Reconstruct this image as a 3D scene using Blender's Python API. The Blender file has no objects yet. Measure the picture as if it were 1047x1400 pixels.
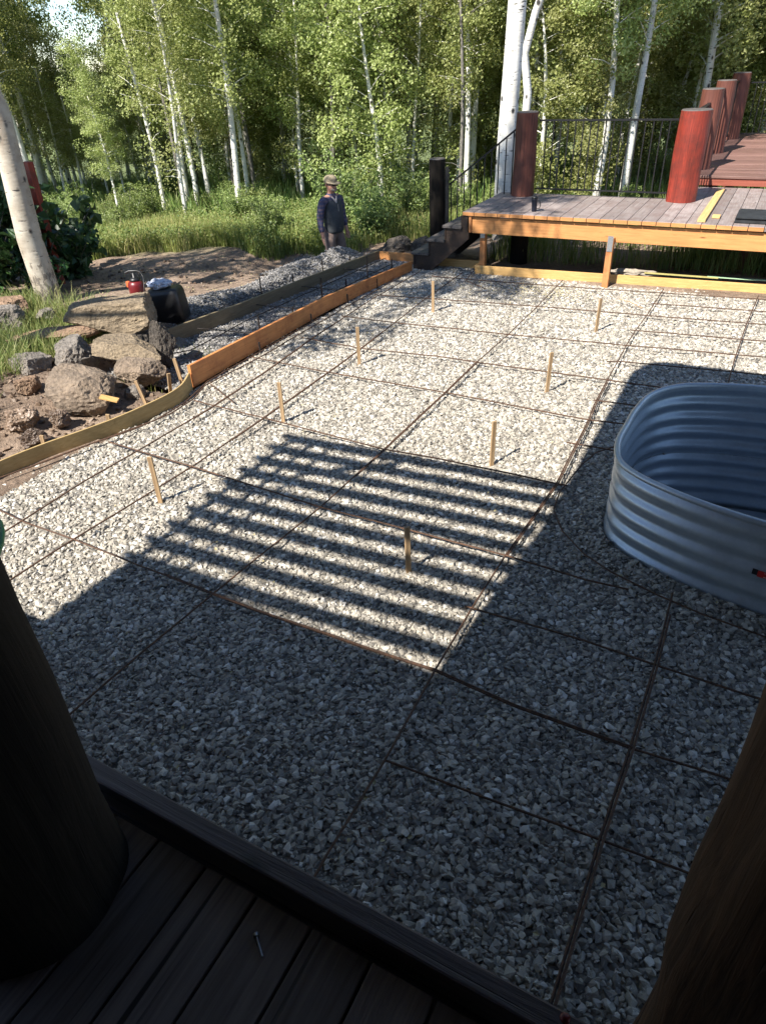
import bpy, bmesh, math, random
import numpy as np
from mathutils import Vector, Matrix, noise
rng = np.random.default_rng(7); random.seed(7)
C = bpy.context.scene.collection
S = bpy.context.scene
PI = math.pi
FX, FY = -0.49795, 0.86721          # horizontal view direction
RX, RY = 0.86721, 0.49795           # to the right of it

def fwd(x, y): return x*FX + y*FY
def lat(x, y): return x*RX + y*RY
def from_view(l, t): return (l*RX + t*FX, l*RY + t*FY)
def sstep(a, b, v):
    v = np.clip((v-a)/(b-a), 0, 1); return v*v*(3-2*v)

# ------------------------------------------------------------------ materials
MATS = {}
def mat(name):
    m = bpy.data.materials.new(name); m.use_nodes = True
    nt = m.node_tree; nt.nodes.clear()
    out = nt.nodes.new('ShaderNodeOutputMaterial'); b = nt.nodes.new('ShaderNodeBsdfPrincipled')
    nt.links.new(b.outputs[0], out.inputs[0])
    MATS[name] = m
    return m, nt, b
def N(nt, t, **kw):
    n = nt.nodes.new(t)
    for k, v in kw.items():
        if k.startswith('i_'):
            key = k[2:]; key = int(key) if key.isdigit() else key.replace('_', ' ')
            n.inputs[key].default_value = v
        else: setattr(n, k, v)
    return n
def coords(nt, scale=(1,1,1), kind='Object'):
    tc = N(nt, 'ShaderNodeTexCoord'); mp = N(nt, 'ShaderNodeMapping'); mp.inputs['Scale'].default_value = scale
    nt.links.new(tc.outputs[kind], mp.inputs[0]); return mp.outputs[0]
def ramp(nt, fac, stops):
    r = N(nt, 'ShaderNodeValToRGB'); e = r.color_ramp.elements
    while len(e) < len(stops): e.new(.5)
    for el, (p, c) in zip(e, stops):
        el.position = p; el.color = (c[0], c[1], c[2], 1)
    nt.links.new(fac, r.inputs[0]); return r.outputs[0]
def noise_n(nt, vec, scale, detail=6, rough=.6, dist=0):
    n = N(nt, 'ShaderNodeTexNoise', i_Scale=scale, i_Detail=detail, i_Roughness=rough, i_Distortion=dist)
    nt.links.new(vec, n.inputs['Vector']); return n.outputs['Fac']
def bump(nt, b, h, strength=.4, dist=.01):
    bp = N(nt, 'ShaderNodeBump', i_Strength=strength, i_Distance=dist)
    nt.links.new(h, bp.inputs['Height']); nt.links.new(bp.outputs[0], b.inputs['Normal']); return bp
def mix(nt, a, b, fac, mode='MIX'):
    m = N(nt, 'ShaderNodeMix', data_type='RGBA', blend_type=mode)
    for s, v in ((m.inputs[0], fac), (m.inputs[6], a), (m.inputs[7], b)):
        if isinstance(v, bpy.types.NodeSocket): nt.links.new(v, s)
        elif isinstance(v, (int, float)): s.default_value = v
        else: s.default_value = (v[0], v[1], v[2], 1)
    return m.outputs[2]
def mth(nt, op, a, b=0.0, c=None):
    m = N(nt, 'ShaderNodeMath', operation=op)
    for s, v in zip(m.inputs, (a, b, c)):
        if v is None: continue
        if isinstance(v, bpy.types.NodeSocket): nt.links.new(v, s)
        else: s.default_value = v
    return m.outputs[0]

def simple(name, col, rough=.6, metal=0, var=.15, scale=20, bmp=.15, bd=.004, spec=.5):
    m, nt, b = mat(name)
    v = coords(nt); f = noise_n(nt, v, scale)
    c = ramp(nt, f, [(.3, tuple(x*(1-var) for x in col)), (.7, tuple(min(1, x*(1+var)) for x in col))])
    nt.links.new(c, b.inputs['Base Color']); b.inputs['Roughness'].default_value = rough
    b.inputs['Metallic'].default_value = metal; b.inputs['Specular IOR Level'].default_value = spec
    if bmp: bump(nt, b, f, bmp, bd)
    return m

def wood(name, dark, light, axis='x', rough=.65, stain=None, rv=.35, bs=.35, gscale=1.0, spec=.4, crack=.0):
    """stretched grain along AXIS; every board carries its own random value 'rnd'."""
    m, nt, b = mat(name)
    sc = {'x': (1.2, 26, 26), 'y': (26, 1.2, 26), 'z': (26, 26, 1.2)}[axis]
    tc = N(nt, 'ShaderNodeTexCoord'); at = N(nt, 'ShaderNodeAttribute', attribute_name='rnd')
    off = N(nt, 'ShaderNodeVectorMath', operation='SCALE'); off.inputs[0].default_value = (13.1, 7.7, 3.3)
    nt.links.new(at.outputs['Fac'], off.inputs['Scale'])
    ad = N(nt, 'ShaderNodeVectorMath', operation='ADD'); nt.links.new(tc.outputs['Object'], ad.inputs[0]); nt.links.new(off.outputs[0], ad.inputs[1])
    mp = N(nt, 'ShaderNodeMapping'); mp.inputs['Scale'].default_value = tuple(s*gscale for s in sc); nt.links.new(ad.outputs[0], mp.inputs[0])
    g = noise_n(nt, mp.outputs[0], 1.6, 8, .68, .6)
    blot = noise_n(nt, ad.outputs[0], 2.3, 4, .6)
    c = ramp(nt, g, [(.28, dark), (.5, tuple((a+d)/2 for a, d in zip(dark, light))), (.72, light)])
    var = mth(nt, 'MULTIPLY_ADD', at.outputs['Fac'], rv, 1-rv/2)
    var = mth(nt, 'MULTIPLY', var, mth(nt, 'MULTIPLY_ADD', blot, .5, .75))
    hsv = N(nt, 'ShaderNodeHueSaturation'); nt.links.new(c, hsv.inputs['Color']); nt.links.new(var, hsv.inputs['Value'])
    c = hsv.outputs[0]
    if stain:
        sm = N(nt, 'ShaderNodeTexNoise', i_Scale=5.0, i_Detail=5.0, i_Roughness=.7); nt.links.new(ad.outputs[0], sm.inputs['Vector'])
        c = mix(nt, c, stain, ramp(nt, sm.outputs['Fac'], [(.45, (0,0,0)), (.7, (.8,.8,.8))]))
    # knots
    vm = N(nt, 'ShaderNodeMapping'); s2 = {'x': (2.2, 8, 8), 'y': (8, 2.2, 8), 'z': (8, 8, 2.2)}[axis]; vm.inputs['Scale'].default_value = s2
    nt.links.new(ad.outputs[0], vm.inputs[0])
    vo = N(nt, 'ShaderNodeTexVoronoi', i_Scale=1.0); nt.links.new(vm.outputs[0], vo.inputs['Vector'])
    kn = ramp(nt, vo.outputs['Distance'], [(.03, (1,1,1)), (.12, (0,0,0))])
    c = mix(nt, c, tuple(x*.45 for x in dark), kn)
    nt.links.new(c, b.inputs['Base Color']); b.inputs['Roughness'].default_value = rough; b.inputs['Specular IOR Level'].default_value = spec
    h = g
    if crack:
        cm = N(nt, 'ShaderNodeMapping'); s3 = {'x': (.5, 30, 30), 'y': (30, .5, 30), 'z': (30, 30, .5)}[axis]; cm.inputs['Scale'].default_value = s3
        nt.links.new(ad.outputs[0], cm.inputs[0])
        cn = noise_n(nt, cm.outputs[0], 1.0, 3, .5)
        cr = ramp(nt, cn, [(.29, (0,0,0)), (.345, (1,1,1))])
        crv = N(nt, 'ShaderNodeSeparateColor'); nt.links.new(cr, crv.inputs[0])
        c = mix(nt, tuple(x*.25 for x in dark), c, crv.outputs[0])
        nt.links.new(c, b.inputs['Base Color'])
        h = mth(nt, 'MULTIPLY', mth(nt, 'ADD', g, 1.0), crv.outputs[0])
    bump(nt, b, h, bs, .006 if not crack else .012)
    return m

wood('porch_wood_y', (.085,.062,.052), (.21,.165,.145), 'y', .62, rv=.5, crack=1, spec=.3)
wood('porch_wood_x', (.05,.04,.042), (.12,.095,.10), 'x', .5, rv=.3, crack=1, spec=.4)
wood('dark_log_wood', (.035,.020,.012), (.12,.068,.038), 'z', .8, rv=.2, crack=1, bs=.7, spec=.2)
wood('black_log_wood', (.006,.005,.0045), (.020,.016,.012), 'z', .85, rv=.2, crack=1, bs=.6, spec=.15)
wood('red_log_wood', (.10,.014,.009), (.34,.045,.024), 'z', .5, stain=(.09,.022,.016), rv=.2, crack=1, bs=.6)
wood('brown_log_wood', (.07,.020,.012), (.17,.055,.035), 'z', .55, rv=.3, crack=1, bs=.5)
wood('post_brown', (.075,.024,.016), (.19,.065,.042), 'z', .6, rv=.4, crack=1, bs=.4)
wood('deck_grey', (.17,.138,.128), (.33,.28,.26), 'y', .6, stain=(.17,.12,.105), rv=.45, bs=.3)
wood('deck_red', (.13,.065,.052), (.25,.145,.12), 'x', .5, rv=.35, bs=.3)
wood('riser_red', (.20,.05,.03), (.33,.10,.065), 'x', .5, rv=.35, bs=.3)
wood('cedar_x', (.42,.17,.055), (.62,.30,.11), 'x', .6, rv=.25, bs=.15)
wood('cedar_y', (.42,.15,.045), (.64,.28,.095), 'y', .55, stain=(.30,.09,.03), rv=.25, bs=.15)
wood('cedar_z', (.36,.14,.05), (.55,.26,.10), 'z', .6, stain=(.22,.08,.03), rv=.25, bs=.15)
wood('form_yellow_x', (.45,.25,.08), (.66,.42,.17), 'x', .65, rv=.25, bs=.15)
wood('form_weathered_y', (.13,.10,.055), (.25,.20,.12), 'y', .75, rv=.3, bs=.3)
wood('form_tan', (.30,.20,.08), (.46,.33,.15), 'y', .75, rv=.2, bs=.2)
wood('stake_wood', (.22,.14,.075), (.42,.29,.16), 'z', .75, rv=.4, bs=.3)
wood('plank_light', (.45,.27,.10), (.68,.46,.20), 'y', .6, rv=.2, bs=.15)
wood('stair_dark', (.022,.014,.010), (.06,.038,.026), 'y', .6, rv=.4, bs=.3)
wood('stair_grey', (.065,.055,.05), (.13,.115,.105), 'y', .6, rv=.4, bs=.3)
wood('siding', (.06,.035,.022), (.12,.07,.045), 'x', .7, rv=.4, bs=.4)

simple('black_metal', (.012,.012,.013), .45, .3, .2, 30, .05)
simple('black_plastic', (.010,.010,.011), .42, 0, .3, 12, .12)
simple('red_plastic', (.13,.010,.012), .38, 0, .15, 8, .05)
simple('orange_paint', (.62,.13,.04), .45, 0, .2, 8, .05)
simple('green_plastic', (.02,.22,.07), .4, 0, .1, 8, .02)
simple('yellow_paint', (.42,.37,.14), .45, 0, .15, 8, .05)
simple('pale_green_paint', (.40,.58,.36), .5, 0, .15, 8, .05)
simple('rag_cloth', (.45,.47,.55), .9, 0, .35, 45, .4)
simple('blue_cloth', (.05,.07,.22), .9, 0, .3, 60, .4)
simple('glove_leather', (.28,.24,.19), .8, 0, .3, 30, .4)
simple('grey_steel', (.45,.46,.48), .4, .9, .1, 30, .05)
simple('bracket_steel', (.42,.43,.44), .45, .8, .12, 30, .1)
simple('mug_navy', (.012,.016,.03), .3, .2, .1, 8, 0)
simple('skin', (.50,.26,.18), .55, 0, .08, 30, .05)
simple('cap_tan', (.22,.18,.12), .9, 0, .45, 40, .3)
simple('vest_grey', (.045,.05,.056), .85, 0, .25, 60, .3)
simple('trouser_brown', (.20,.145,.12), .9, 0, .25, 12, .3)
simple('boot_brown', (.06,.035,.02), .7, 0, .2, 12, .2)
simple('lens_black', (.006,.006,.006), .15, 0, .1, 8, 0)
simple('beard_grey', (.25,.20,.16), .9, 0, .3, 60, .4)
simple('undershirt', (.72,.60,.52), .9, 0, .1, 30, .2)
simple('shingle_dark', (.03,.028,.027), .9, 0, .3, 30, .4)
simple('mat_black', (.016,.018,.020), .75, 0, .5, 9, .4, .01)
simple('straw', (.35,.30,.16), .8, 0, .3, 30, .1)
simple('sticker_red', (.42,.02,.015), .35, 0, .1, 8, 0)

def rust():
    m, nt, b = mat('rusty_steel'); v = coords(nt)
    f = noise_n(nt, v, 35, 8, .7)
    nt.links.new(ramp(nt, f, [(.3, (.03,.02,.015)), (.55, (.10,.052,.03)), (.75, (.19,.095,.05))]), b.inputs['Base Color'])
    b.inputs['Roughness'].default_value = .75; b.inputs['Metallic'].default_value = .25
    w = N(nt, 'ShaderNodeTexNoise', i_Scale=160.0); nt.links.new(v, w.inputs['Vector']); bump(nt, b, w.outputs['Fac'], .5, .003)
rust()
simple('dark_steel_bar', (.035,.028,.026), .6, .5, .3, 40, .2)

def galvanized():
    m, nt, b = mat('galvanized_steel'); v = coords(nt)
    vo = N(nt, 'ShaderNodeTexVoronoi', i_Scale=60.0); nt.links.new(v, vo.inputs['Vector'])
    sp = N(nt, 'ShaderNodeSeparateColor'); nt.links.new(vo.outputs['Color'], sp.inputs[0])
    f = noise_n(nt, v, 5, 6, .6)
    base = ramp(nt, f, [(.3, (.40,.44,.475)), (.7, (.48,.52,.55))])
    sp2 = ramp(nt, sp.outputs[0], [(0, (.95,.95,.95)), (1, (1.03,1.03,1.03))])
    c = mix(nt, base, sp2, 1.0, 'MULTIPLY')
    # water and dirt streaks, thin and vertical
    sm = coords(nt, (9, 9, .6)); st = noise_n(nt, sm, 2.2, 5, .7)
    c = mix(nt, c, (.25,.24,.22), ramp(nt, st, [(.66, (0,0,0)), (.85, (.25,.25,.25))]))
    nt.links.new(c, b.inputs['Base Color']); b.inputs['Metallic'].default_value = .5
    r = ramp(nt, f, [(.3, (.30,)*3), (.7, (.42,)*3)]); nt.links.new(r, b.inputs['Roughness'])
    bump(nt, b, f, .08, .01)
galvanized()

def stone_mat(name, stops, attr=True):
    m, nt, b = mat(name); v = coords(nt)
    oi = N(nt, 'ShaderNodeObjectInfo')
    c = ramp(nt, oi.outputs['Random'], stops)
    f = noise_n(nt, coords(nt, (1,1,1), 'Object'), 30, 5, .65)
    c = mix(nt, c, ramp(nt, f, [(.3, (.72,.70,.68)), (.7, (1.12,1.12,1.12))]), 1.0, 'MULTIPLY')
    nt.links.new(c, b.inputs['Base Color']); b.inputs['Roughness'].default_value = .5
    bump(nt, b, f, .4, .004)
stone_mat('gravel_stone', [(0, (.13,.12,.108)), (.16, (.24,.22,.188)), (.45, (.35,.32,.268)), (.7, (.43,.395,.33)), (.88, (.53,.49,.42)), (1, (.70,.68,.63))])
stone_mat('gravel_stone_grey', [(0, (.10,.097,.094)), (.3, (.19,.185,.18)), (.6, (.27,.26,.25)), (1, (.42,.40,.38))])
stone_mat('soil_clod', [(0, (.09,.06,.042)), (.5, (.17,.118,.08)), (1, (.24,.17,.12))])

def gravel_bed():
    m, nt, b = mat('gravel_bed'); v = coords(nt)
    vo = N(nt, 'ShaderNodeTexVoronoi', i_Scale=34.0); nt.links.new(v, vo.inputs['Vector'])
    sp = N(nt, 'ShaderNodeSeparateColor'); nt.links.new(vo.outputs['Color'], sp.inputs[0])
    c = ramp(nt, sp.outputs[0], [(0, (.08,.074,.065)), (.5, (.18,.165,.14)), (1, (.29,.265,.22))])
    nt.links.new(c, b.inputs['Base Color']); b.inputs['Roughness'].default_value = .9
    inv = mth(nt, 'SUBTRACT', 1.0, vo.outputs['Distance']); bump(nt, b, inv, 1.0, .02)
gravel_bed()

def soil():
    m, nt, b = mat('soil'); v = coords(nt)
    f = noise_n(nt, v, 1.1, 8, .65); g = noise_n(nt, v, 14, 8, .7); k = noise_n(nt, v, 70, 4, .6)
    c = ramp(nt, f, [(.3, (.17,.12,.085)), (.5, (.29,.21,.15)), (.72, (.42,.32,.24))])
    c = mix(nt, c, ramp(nt, g, [(.3, (.55,.52,.5)), (.7, (1.2,1.2,1.2))]), 1.0, 'MULTIPLY')
    nt.links.new(c, b.inputs['Base Color']); b.inputs['Roughness'].default_value = .95
    h = mth(nt, 'ADD', g, mth(nt, 'MULTIPLY', k, .4)); bump(nt, b, h, 1.0, .05)
    sx = N(nt, 'ShaderNodeVectorMath', operation='DOT_PRODUCT'); nt.links.new(v, sx.inputs[0]); sx.inputs[1].default_value = (FX, FY, 0)
    far = mth(nt, 'ADD', sx.outputs['Value'], mth(nt, 'MULTIPLY', f, 1.6))
    k2 = ramp(nt, mth(nt, 'DIVIDE', far, 30.0), [(15.0/30, (0,0,0)), (16.2/30, (1,1,1))])
    vg = ramp(nt, g, [(.3, (.07,.10,.03)), (.55, (.14,.17,.05)), (.75, (.26,.25,.10))])
    c = mix(nt, c, vg, k2)
    nt.links.new(c, b.inputs['Base Color'])
soil()

def leaf_mat(name, dark, mid, light, rough=.5, trans=.35, hue=.0):
    m, nt, b = mat(name)
    at = N(nt, 'ShaderNodeAttribute', attribute_name='rnd')
    oi = N(nt, 'ShaderNodeObjectInfo')
    c = ramp(nt, at.outputs['Fac'], [(0, dark), (.5, mid), (1, light)])
    hs = N(nt, 'ShaderNodeHueSaturation'); nt.links.new(c, hs.inputs['Color'])
    nt.links.new(mth(nt, 'MULTIPLY_ADD', oi.outputs['Random'], .035, .483), hs.inputs['Hue'])
    nt.links.new(mth(nt, 'MULTIPLY_ADD', oi.outputs['Random'], .45, .78), hs.inputs['Value'])
    nt.links.new(hs.outputs[0], b.inputs['Base Color']); b.inputs['Roughness'].default_value = rough
    b.inputs['Specular IOR Level'].default_value = .45
    tr = N(nt, 'ShaderNodeBsdfTranslucent'); nt.links.new(hs.outputs[0], tr.inputs[0])
    ms = N(nt, 'ShaderNodeMixShader', i_0=trans); nt.links.new(b.outputs[0], ms.inputs[1]); nt.links.new(tr.outputs[0], ms.inputs[2])
    out = [n for n in nt.nodes if n.type == 'OUTPUT_MATERIAL'][0]; nt.links.new(ms.outputs[0], out.inputs[0])
leaf_mat('aspen_leaf', (.22,.265,.075), (.38,.42,.14), (.55,.57,.26), .42, .52)
leaf_mat('bush_leaf', (.11,.16,.04), (.23,.29,.08), (.38,.43,.16), .42)
leaf_mat('broad_leaf', (.018,.045,.014), (.035,.085,.025), (.07,.14,.045), .35, .25)
leaf_mat('grass_blade', (.15,.20,.04), (.32,.345,.10), (.58,.48,.24), .6)
leaf_mat('green_grass', (.08,.14,.03), (.20,.27,.07), (.38,.38,.15), .55)

def bark(name='aspen_bark', lo=(.56,.53,.46), hi=(.74,.72,.66), sc=.13):
    m, nt, b = mat(name); v = coords(nt)
    f = noise_n(nt, v, 3.0, 6, .6)
    c = ramp(nt, f, [(.3, lo), (.6, hi)])
    lm = coords(nt, (7, 7, 34)); ln = noise_n(nt, lm, 1.0, 3, .5)
    c = mix(nt, c, (.05,.045,.04), ramp(nt, ln, [(.30, (1,1,1)), (.36, (0,0,0))]))
    vm = coords(nt, (5, 5, 3.6)); vo = N(nt, 'ShaderNodeTexVoronoi', i_Scale=1.0); nt.links.new(vm, vo.inputs['Vector'])
    c = mix(nt, c, (.025,.022,.02), ramp(nt, vo.outputs['Distance'], [(sc, (1,1,1)), (sc+.09, (0,0,0))]))
    tc = N(nt, 'ShaderNodeTexCoord'); sx = N(nt, 'ShaderNodeSeparateXYZ'); nt.links.new(tc.outputs['Object'], sx.inputs[0])
    # rough dark bark near the foot
    n2 = noise_n(nt, coords(nt, (9, 9, 4)), 2.2, 6, .7)
    low = mth(nt, 'SUBTRACT', .62, mth(nt, 'MULTIPLY', sx.outputs[2], .30))
    msk = mth(nt, 'GREATER_THAN', low, n2)
    c = mix(nt, c, (.10,.085,.07), mth(nt, 'MULTIPLY', msk, .75))
    nt.links.new(c, b.inputs['Base Color']); b.inputs['Roughness'].default_value = .7
    bump(nt, b, mth(nt, 'ADD', ln, f), .5, .01)
bark()
bark('old_aspen_bark', (.26,.21,.155), (.50,.45,.37), .10)
simple('grey_bark', (.16,.145,.125), .85, 0, .5, 14, .6, .02)

def rock_mat(name, a, b_, warm):
    m, nt, b = mat(name); v = coords(nt)
    f = noise_n(nt, v, 3.2, 8, .65); g = noise_n(nt, v, 26, 8, .7)
    c = ramp(nt, f, [(.3, a), (.55, b_), (.75, warm)])
    c = mix(nt, c, ramp(nt, g, [(.3, (.6,.6,.6)), (.7, (1.15,1.15,1.15))]), 1.0, 'MULTIPLY')
    nt.links.new(c, b.inputs['Base Color']); b.inputs['Roughness'].default_value = .88
    bump(nt, b, mth(nt, 'ADD', g, f), 1.0, .05)
rock_mat('rock_tan', (.19,.145,.095), (.32,.245,.16), (.42,.32,.20))
rock_mat('rock_grey', (.17,.15,.13), (.28,.245,.21), (.38,.32,.26))
rock_mat('rock_orange', (.24,.145,.09), (.36,.235,.15), (.44,.32,.22))
rock_mat('rock_warm', (.19,.145,.105), (.31,.235,.17), (.42,.31,.21))
rock_mat('rock_dark', (.06,.05,.042), (.12,.10,.08), (.18,.15,.12))

def plaid():
    m, nt, b = mat('plaid_shirt'); v = coords(nt)
    sx = N(nt, 'ShaderNodeSeparateXYZ'); nt.links.new(v, sx.inputs[0])
    a = mth(nt, 'GREATER_THAN', mth(nt, 'SINE', mth(nt, 'MULTIPLY', sx.outputs[2], 105.0)), .1)
    d = mth(nt, 'GREATER_THAN', mth(nt, 'SINE', mth(nt, 'MULTIPLY', mth(nt, 'ADD', sx.outputs[0], sx.outputs[1]), 110.0)), .1)
    c = mix(nt, (.075,.075,.13), (.16,.11,.13), a); c = mix(nt, c, (.03,.035,.08), mth(nt, 'MULTIPLY', d, .7))
    nt.links.new(c, b.inputs['Base Color']); b.inputs['Roughness'].default_value = .9
plaid()

# ------------------------------------------------------------------ mesh helpers
class MB:
    def __init__(s): s.v = []; s.f = []; s.r = []; s.sm = []
    def add(s, v, f, r=None, smooth=False):
        o = len(s.v); s.v += [tuple(p) for p in v]; s.f += [tuple(i+o for i in q) for q in f]
        r = random.random() if r is None else r
        s.r += [r]*len(f); s.sm += [smooth]*len(f); return s
    def box(s, x0, x1, y0, y1, z0, z1, r=None, M=None):
        v = [Vector(p) for p in ((x0,y0,z0),(x1,y0,z0),(x1,y1,z0),(x0,y1,z0),(x0,y0,z1),(x1,y0,z1),(x1,y1,z1),(x0,y1,z1))]
        if M is not None: v = [M @ p for p in v]
        return s.add(v, [(0,3,2,1),(4,5,6,7),(0,1,5,4),(1,2,6,5),(2,3,7,6),(3,0,4,7)], r)
    def beam(s, a, b, w, h, r=None, up=(0,0,1)):
        """square-section bar from a to b"""
        a, b = Vector(a), Vector(b); d = (b-a); L = d.length; d.normalize(); up = Vector(up)
        sx = d.cross(up)
        if sx.length < 1e-4: sx = Vector((1,0,0))
        sx.normalize(); sz = sx.cross(d)
        v = []
        for p in (a, b):
            for i, j in ((-1,-1),(1,-1),(1,1),(-1,1)): v.append(p + sx*w/2*i + sz*h/2*j)
        return s.add(v, [(0,1,2,3),(7,6,5,4),(0,4,5,1),(1,5,6,2),(2,6,7,3),(3,7,4,0)], r)
    def tube(s, pts, rad, n=8, cap=True, r=None, smooth=True, jit=0):
        pts = [Vector(p) for p in pts]; m = len(pts)
        rad = list(rad) if hasattr(rad, '__len__') else [rad]*m
        v = []; f = []
        prev = None
        for i, p in enumerate(pts):
            t = (pts[min(i+1, m-1)] - pts[max(i-1, 0)]).normalized()
            if prev is None:
                ref = Vector((0,0,1)) if abs(t.z) < .9 else Vector((1,0,0)); u = t.cross(ref).normalized()
            else:
                u = (prev - t*prev.dot(t)).normalized()
            prev = u; w = t.cross(u)
            for k in range(n):
                a = 2*PI*k/n; q = rad[i]
                if jit: q *= 1 + jit*noise.noise(Vector((math.cos(a)*1.3, math.sin(a)*1.3, p.z*1.7 + p.x*.3)))
                v.append(p + (u*math.cos(a) + w*math.sin(a))*q)
        for i in range(m-1):
            for k in range(n):
                k2 = (k+1) % n; f.append((i*n+k, i*n+k2, (i+1)*n+k2, (i+1)*n+k))
        s.add(v, f, r, smooth)
        if cap: s.add(v[:n], [tuple(range(n-1, -1, -1))], r, False); s.add(v[-n:], [tuple(range(n))], r, False)
        return s
    def lathe(s, prof, c=(0,0,0), n=24, r=None, smooth=True):
        v = []; f = []
        for (q, z) in prof:
            for k in range(n): a = 2*PI*k/n; v.append((c[0]+q*math.cos(a), c[1]+q*math.sin(a), c[2]+z))
        for i in range(len(prof)-1):
            for k in range(n): k2 = (k+1) % n; f.append((i*n+k, i*n+k2, (i+1)*n+k2, (i+1)*n+k))
        f.append(tuple(range(n-1,-1,-1))); f.append(tuple((len(prof)-1)*n+k for k in range(n)))
        return s.add(v, f, r, smooth)
    def mesh(s, name, base=(0,0,0)):
        me = bpy.data.meshes.new(name)
        bx, by, bz = base
        me.from_pydata([(x-bx, y-by, z-bz) for x, y, z in s.v], [], s.f)
        at = me.attributes.new('rnd', 'FLOAT', 'FACE'); at.data.foreach_set('value', np.array(s.r, np.float32))
        me.polygons.foreach_set('use_smooth', np.array(s.sm, bool)); me.update(); return me

def worldloc(o):
    v = Vector((0,0,0))
    while o is not None: v += o.location; o = o.parent
    return v
def tag(o, label=None, cat=None, group=None, kind=None):
    if label: o['label'] = label
    if cat: o['category'] = cat
    if group: o['group'] = group
    if kind: o['kind'] = kind
    return o
def build(mb, name, m, parent=None, bevel=0, at=None):
    """link MB as one mesh object; its origin sits at AT (world) when top-level"""
    base = worldloc(parent) if parent else Vector(at or (0,0,0))
    me = mb.mesh(name, base); o = bpy.data.objects.new(name, me); C.objects.link(o)
    me.materials.append(MATS[m] if isinstance(m, str) else m)
    if parent: o.parent = parent
    else: o.location = base
    if bevel:
        b = o.modifiers.new('bevel', 'BEVEL'); b.width = bevel; b.segments = 2; b.limit_method = 'ANGLE'; b.angle_limit = .7
    return o
def empty(name, loc, label, cat, group=None):
    o = bpy.data.objects.new(name, None); o.empty_display_size = .1; C.objects.link(o); o.location = loc
    return tag(o, label, cat, group)
def copy_tree(o, parent=None):
    c = o.copy(); C.objects.link(c); c.parent = parent
    for ch in list(o.children): copy_tree(ch, c)
    return c
def fast_mesh(name, V, F, rnd=None, smooth=False):
    """V (n,3), F (m,k) arrays"""
    me = bpy.data.meshes.new(name); m, k = F.shape
    me.vertices.add(len(V)); me.vertices.foreach_set('co', V.astype(np.float32).ravel())
    me.loops.add(m*k); me.loops.foreach_set('vertex_index', F.astype(np.int32).ravel())
    me.polygons.add(m); me.polygons.foreach_set('loop_start', np.arange(0, m*k, k, dtype=np.int32))
    me.update(calc_edges=True)
    if rnd is not None:
        at = me.attributes.new('rnd', 'FLOAT', 'FACE'); at.data.foreach_set('value', rnd.astype(np.float32))
    me.polygons.foreach_set('use_smooth', np.full(m, smooth)); me.validate(); return me
def link_mesh(me, name, m, parent=None, loc=(0,0,0)):
    o = bpy.data.objects.new(name, me); C.objects.link(o); me.materials.append(MATS[m]); o.location = loc
    if parent: o.parent = parent; o.location = (0,0,0)
    return o

# ------------------------------------------------------------------ terrain
def vnoise(x, y, s, seed=0):
    out = np.zeros_like(x, dtype=float)
    for i in range(5):
        a = seed*1.7 + i*2.4; fx = s*(1.9**i)
        out += np.sin(x*fx*math.cos(a) + y*fx*math.sin(a) + 3.1*i + seed)*np.cos(y*fx*math.cos(a*1.3) - x*fx*math.sin(a*.7) + seed*2.2)/(1.6**i)
    return out/2.0
TANK_HALF = [(1.1,3.80),(.5,3.86),(.15,3.92),(-.15,4.01),(-.42,4.14),(-.58,4.30),(-.645,4.56),(-.645,4.85),(-.635,5.14),(-.58,5.46),(-.43,5.69),(-.2,5.82),(.23,5.93),(1.1,6.0)]
TANK = TANK_HALF + [(2.2-x_, y_) for x_, y_ in TANK_HALF][::-1][1:-1]
def tank_inside(x, y, grow=0.0):
    """inside the tank outline (grown outward by -GROW)"""
    cx, cy = 1.1, 4.9; x = np.asarray(x, float); y = np.asarray(y, float)
    P = np.array(TANK); a = np.arctan2(P[:, 1]-cy, P[:, 0]-cx); r = np.hypot(P[:, 1]-cy, P[:, 0]-cx); o = np.argsort(a); a = a[o]; r = r[o]
    a = np.concatenate([a-2*PI, a, a+2*PI]); r = np.concatenate([r]*3)
    return np.hypot(x-cx, y-cy) < np.interp(np.arctan2(y-cy, x-cx), a, r) - grow
def ground_z(x, y):
    x = np.asarray(x, float); y = np.asarray(y, float)
    t = fwd(x, y); l = lat(x, y)
    z = -.03*np.clip(t-10.2, 0, 3.8) - .065*np.clip(t-14.0, 0, 40) - .10*np.clip(t-54, 0, 250)
    z = z - .50*np.exp(-((l+.95)/1.3)**2 - ((t-13.0)/.75)**2)
    z = z + 34*sstep(280, 700, t)*(0.75 + .35*np.sin(l*.006 + 1))
    hole = tank_inside(x, y, -.10); z = np.where(hole, -.9, z)
    rough = np.where((x > -5.35) & (x < 5) & (y < 10.5), 0, 1)
    z = z + rough*(.045*vnoise(x, y, .9, 1) + .02*vnoise(x, y, 4, 3))*sstep(0, .6, np.hypot(np.clip(-5.35-x, 0, 9), np.clip(y-10.6, 0, 9)) + 0)
    # the bank the stones sit on, falling towards the gravel
    bank = sstep(-5.7, -7.2, x)*sstep(9.0, 7.0, y)
    z = z + .16*bank
    # graded tracks of churned soil
    tr = np.sin((l*.35 + t*1.0)*5.2 + vnoise(x, y, .8, 5)*1.5)*.03*sstep(-7.3, -8.4, x)*sstep(7.5, 8.6, y)*sstep(15.5, 13.5, t)
    z = z + tr
    # patio excavation: ground lies under the gravel
    pit = ((x > -5.3) & (y < 10.5) & (x < 6.2)) | ((x > -6.75) & (x <= -5.3) & (y > 5.0) & (y < 11.0))
    z = np.where(pit, -.14, z - .02)
    return np.where(hole, -.9, z)
def gz(x, y): return float(ground_z(np.array([x]), np.array([y]))[0])
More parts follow.
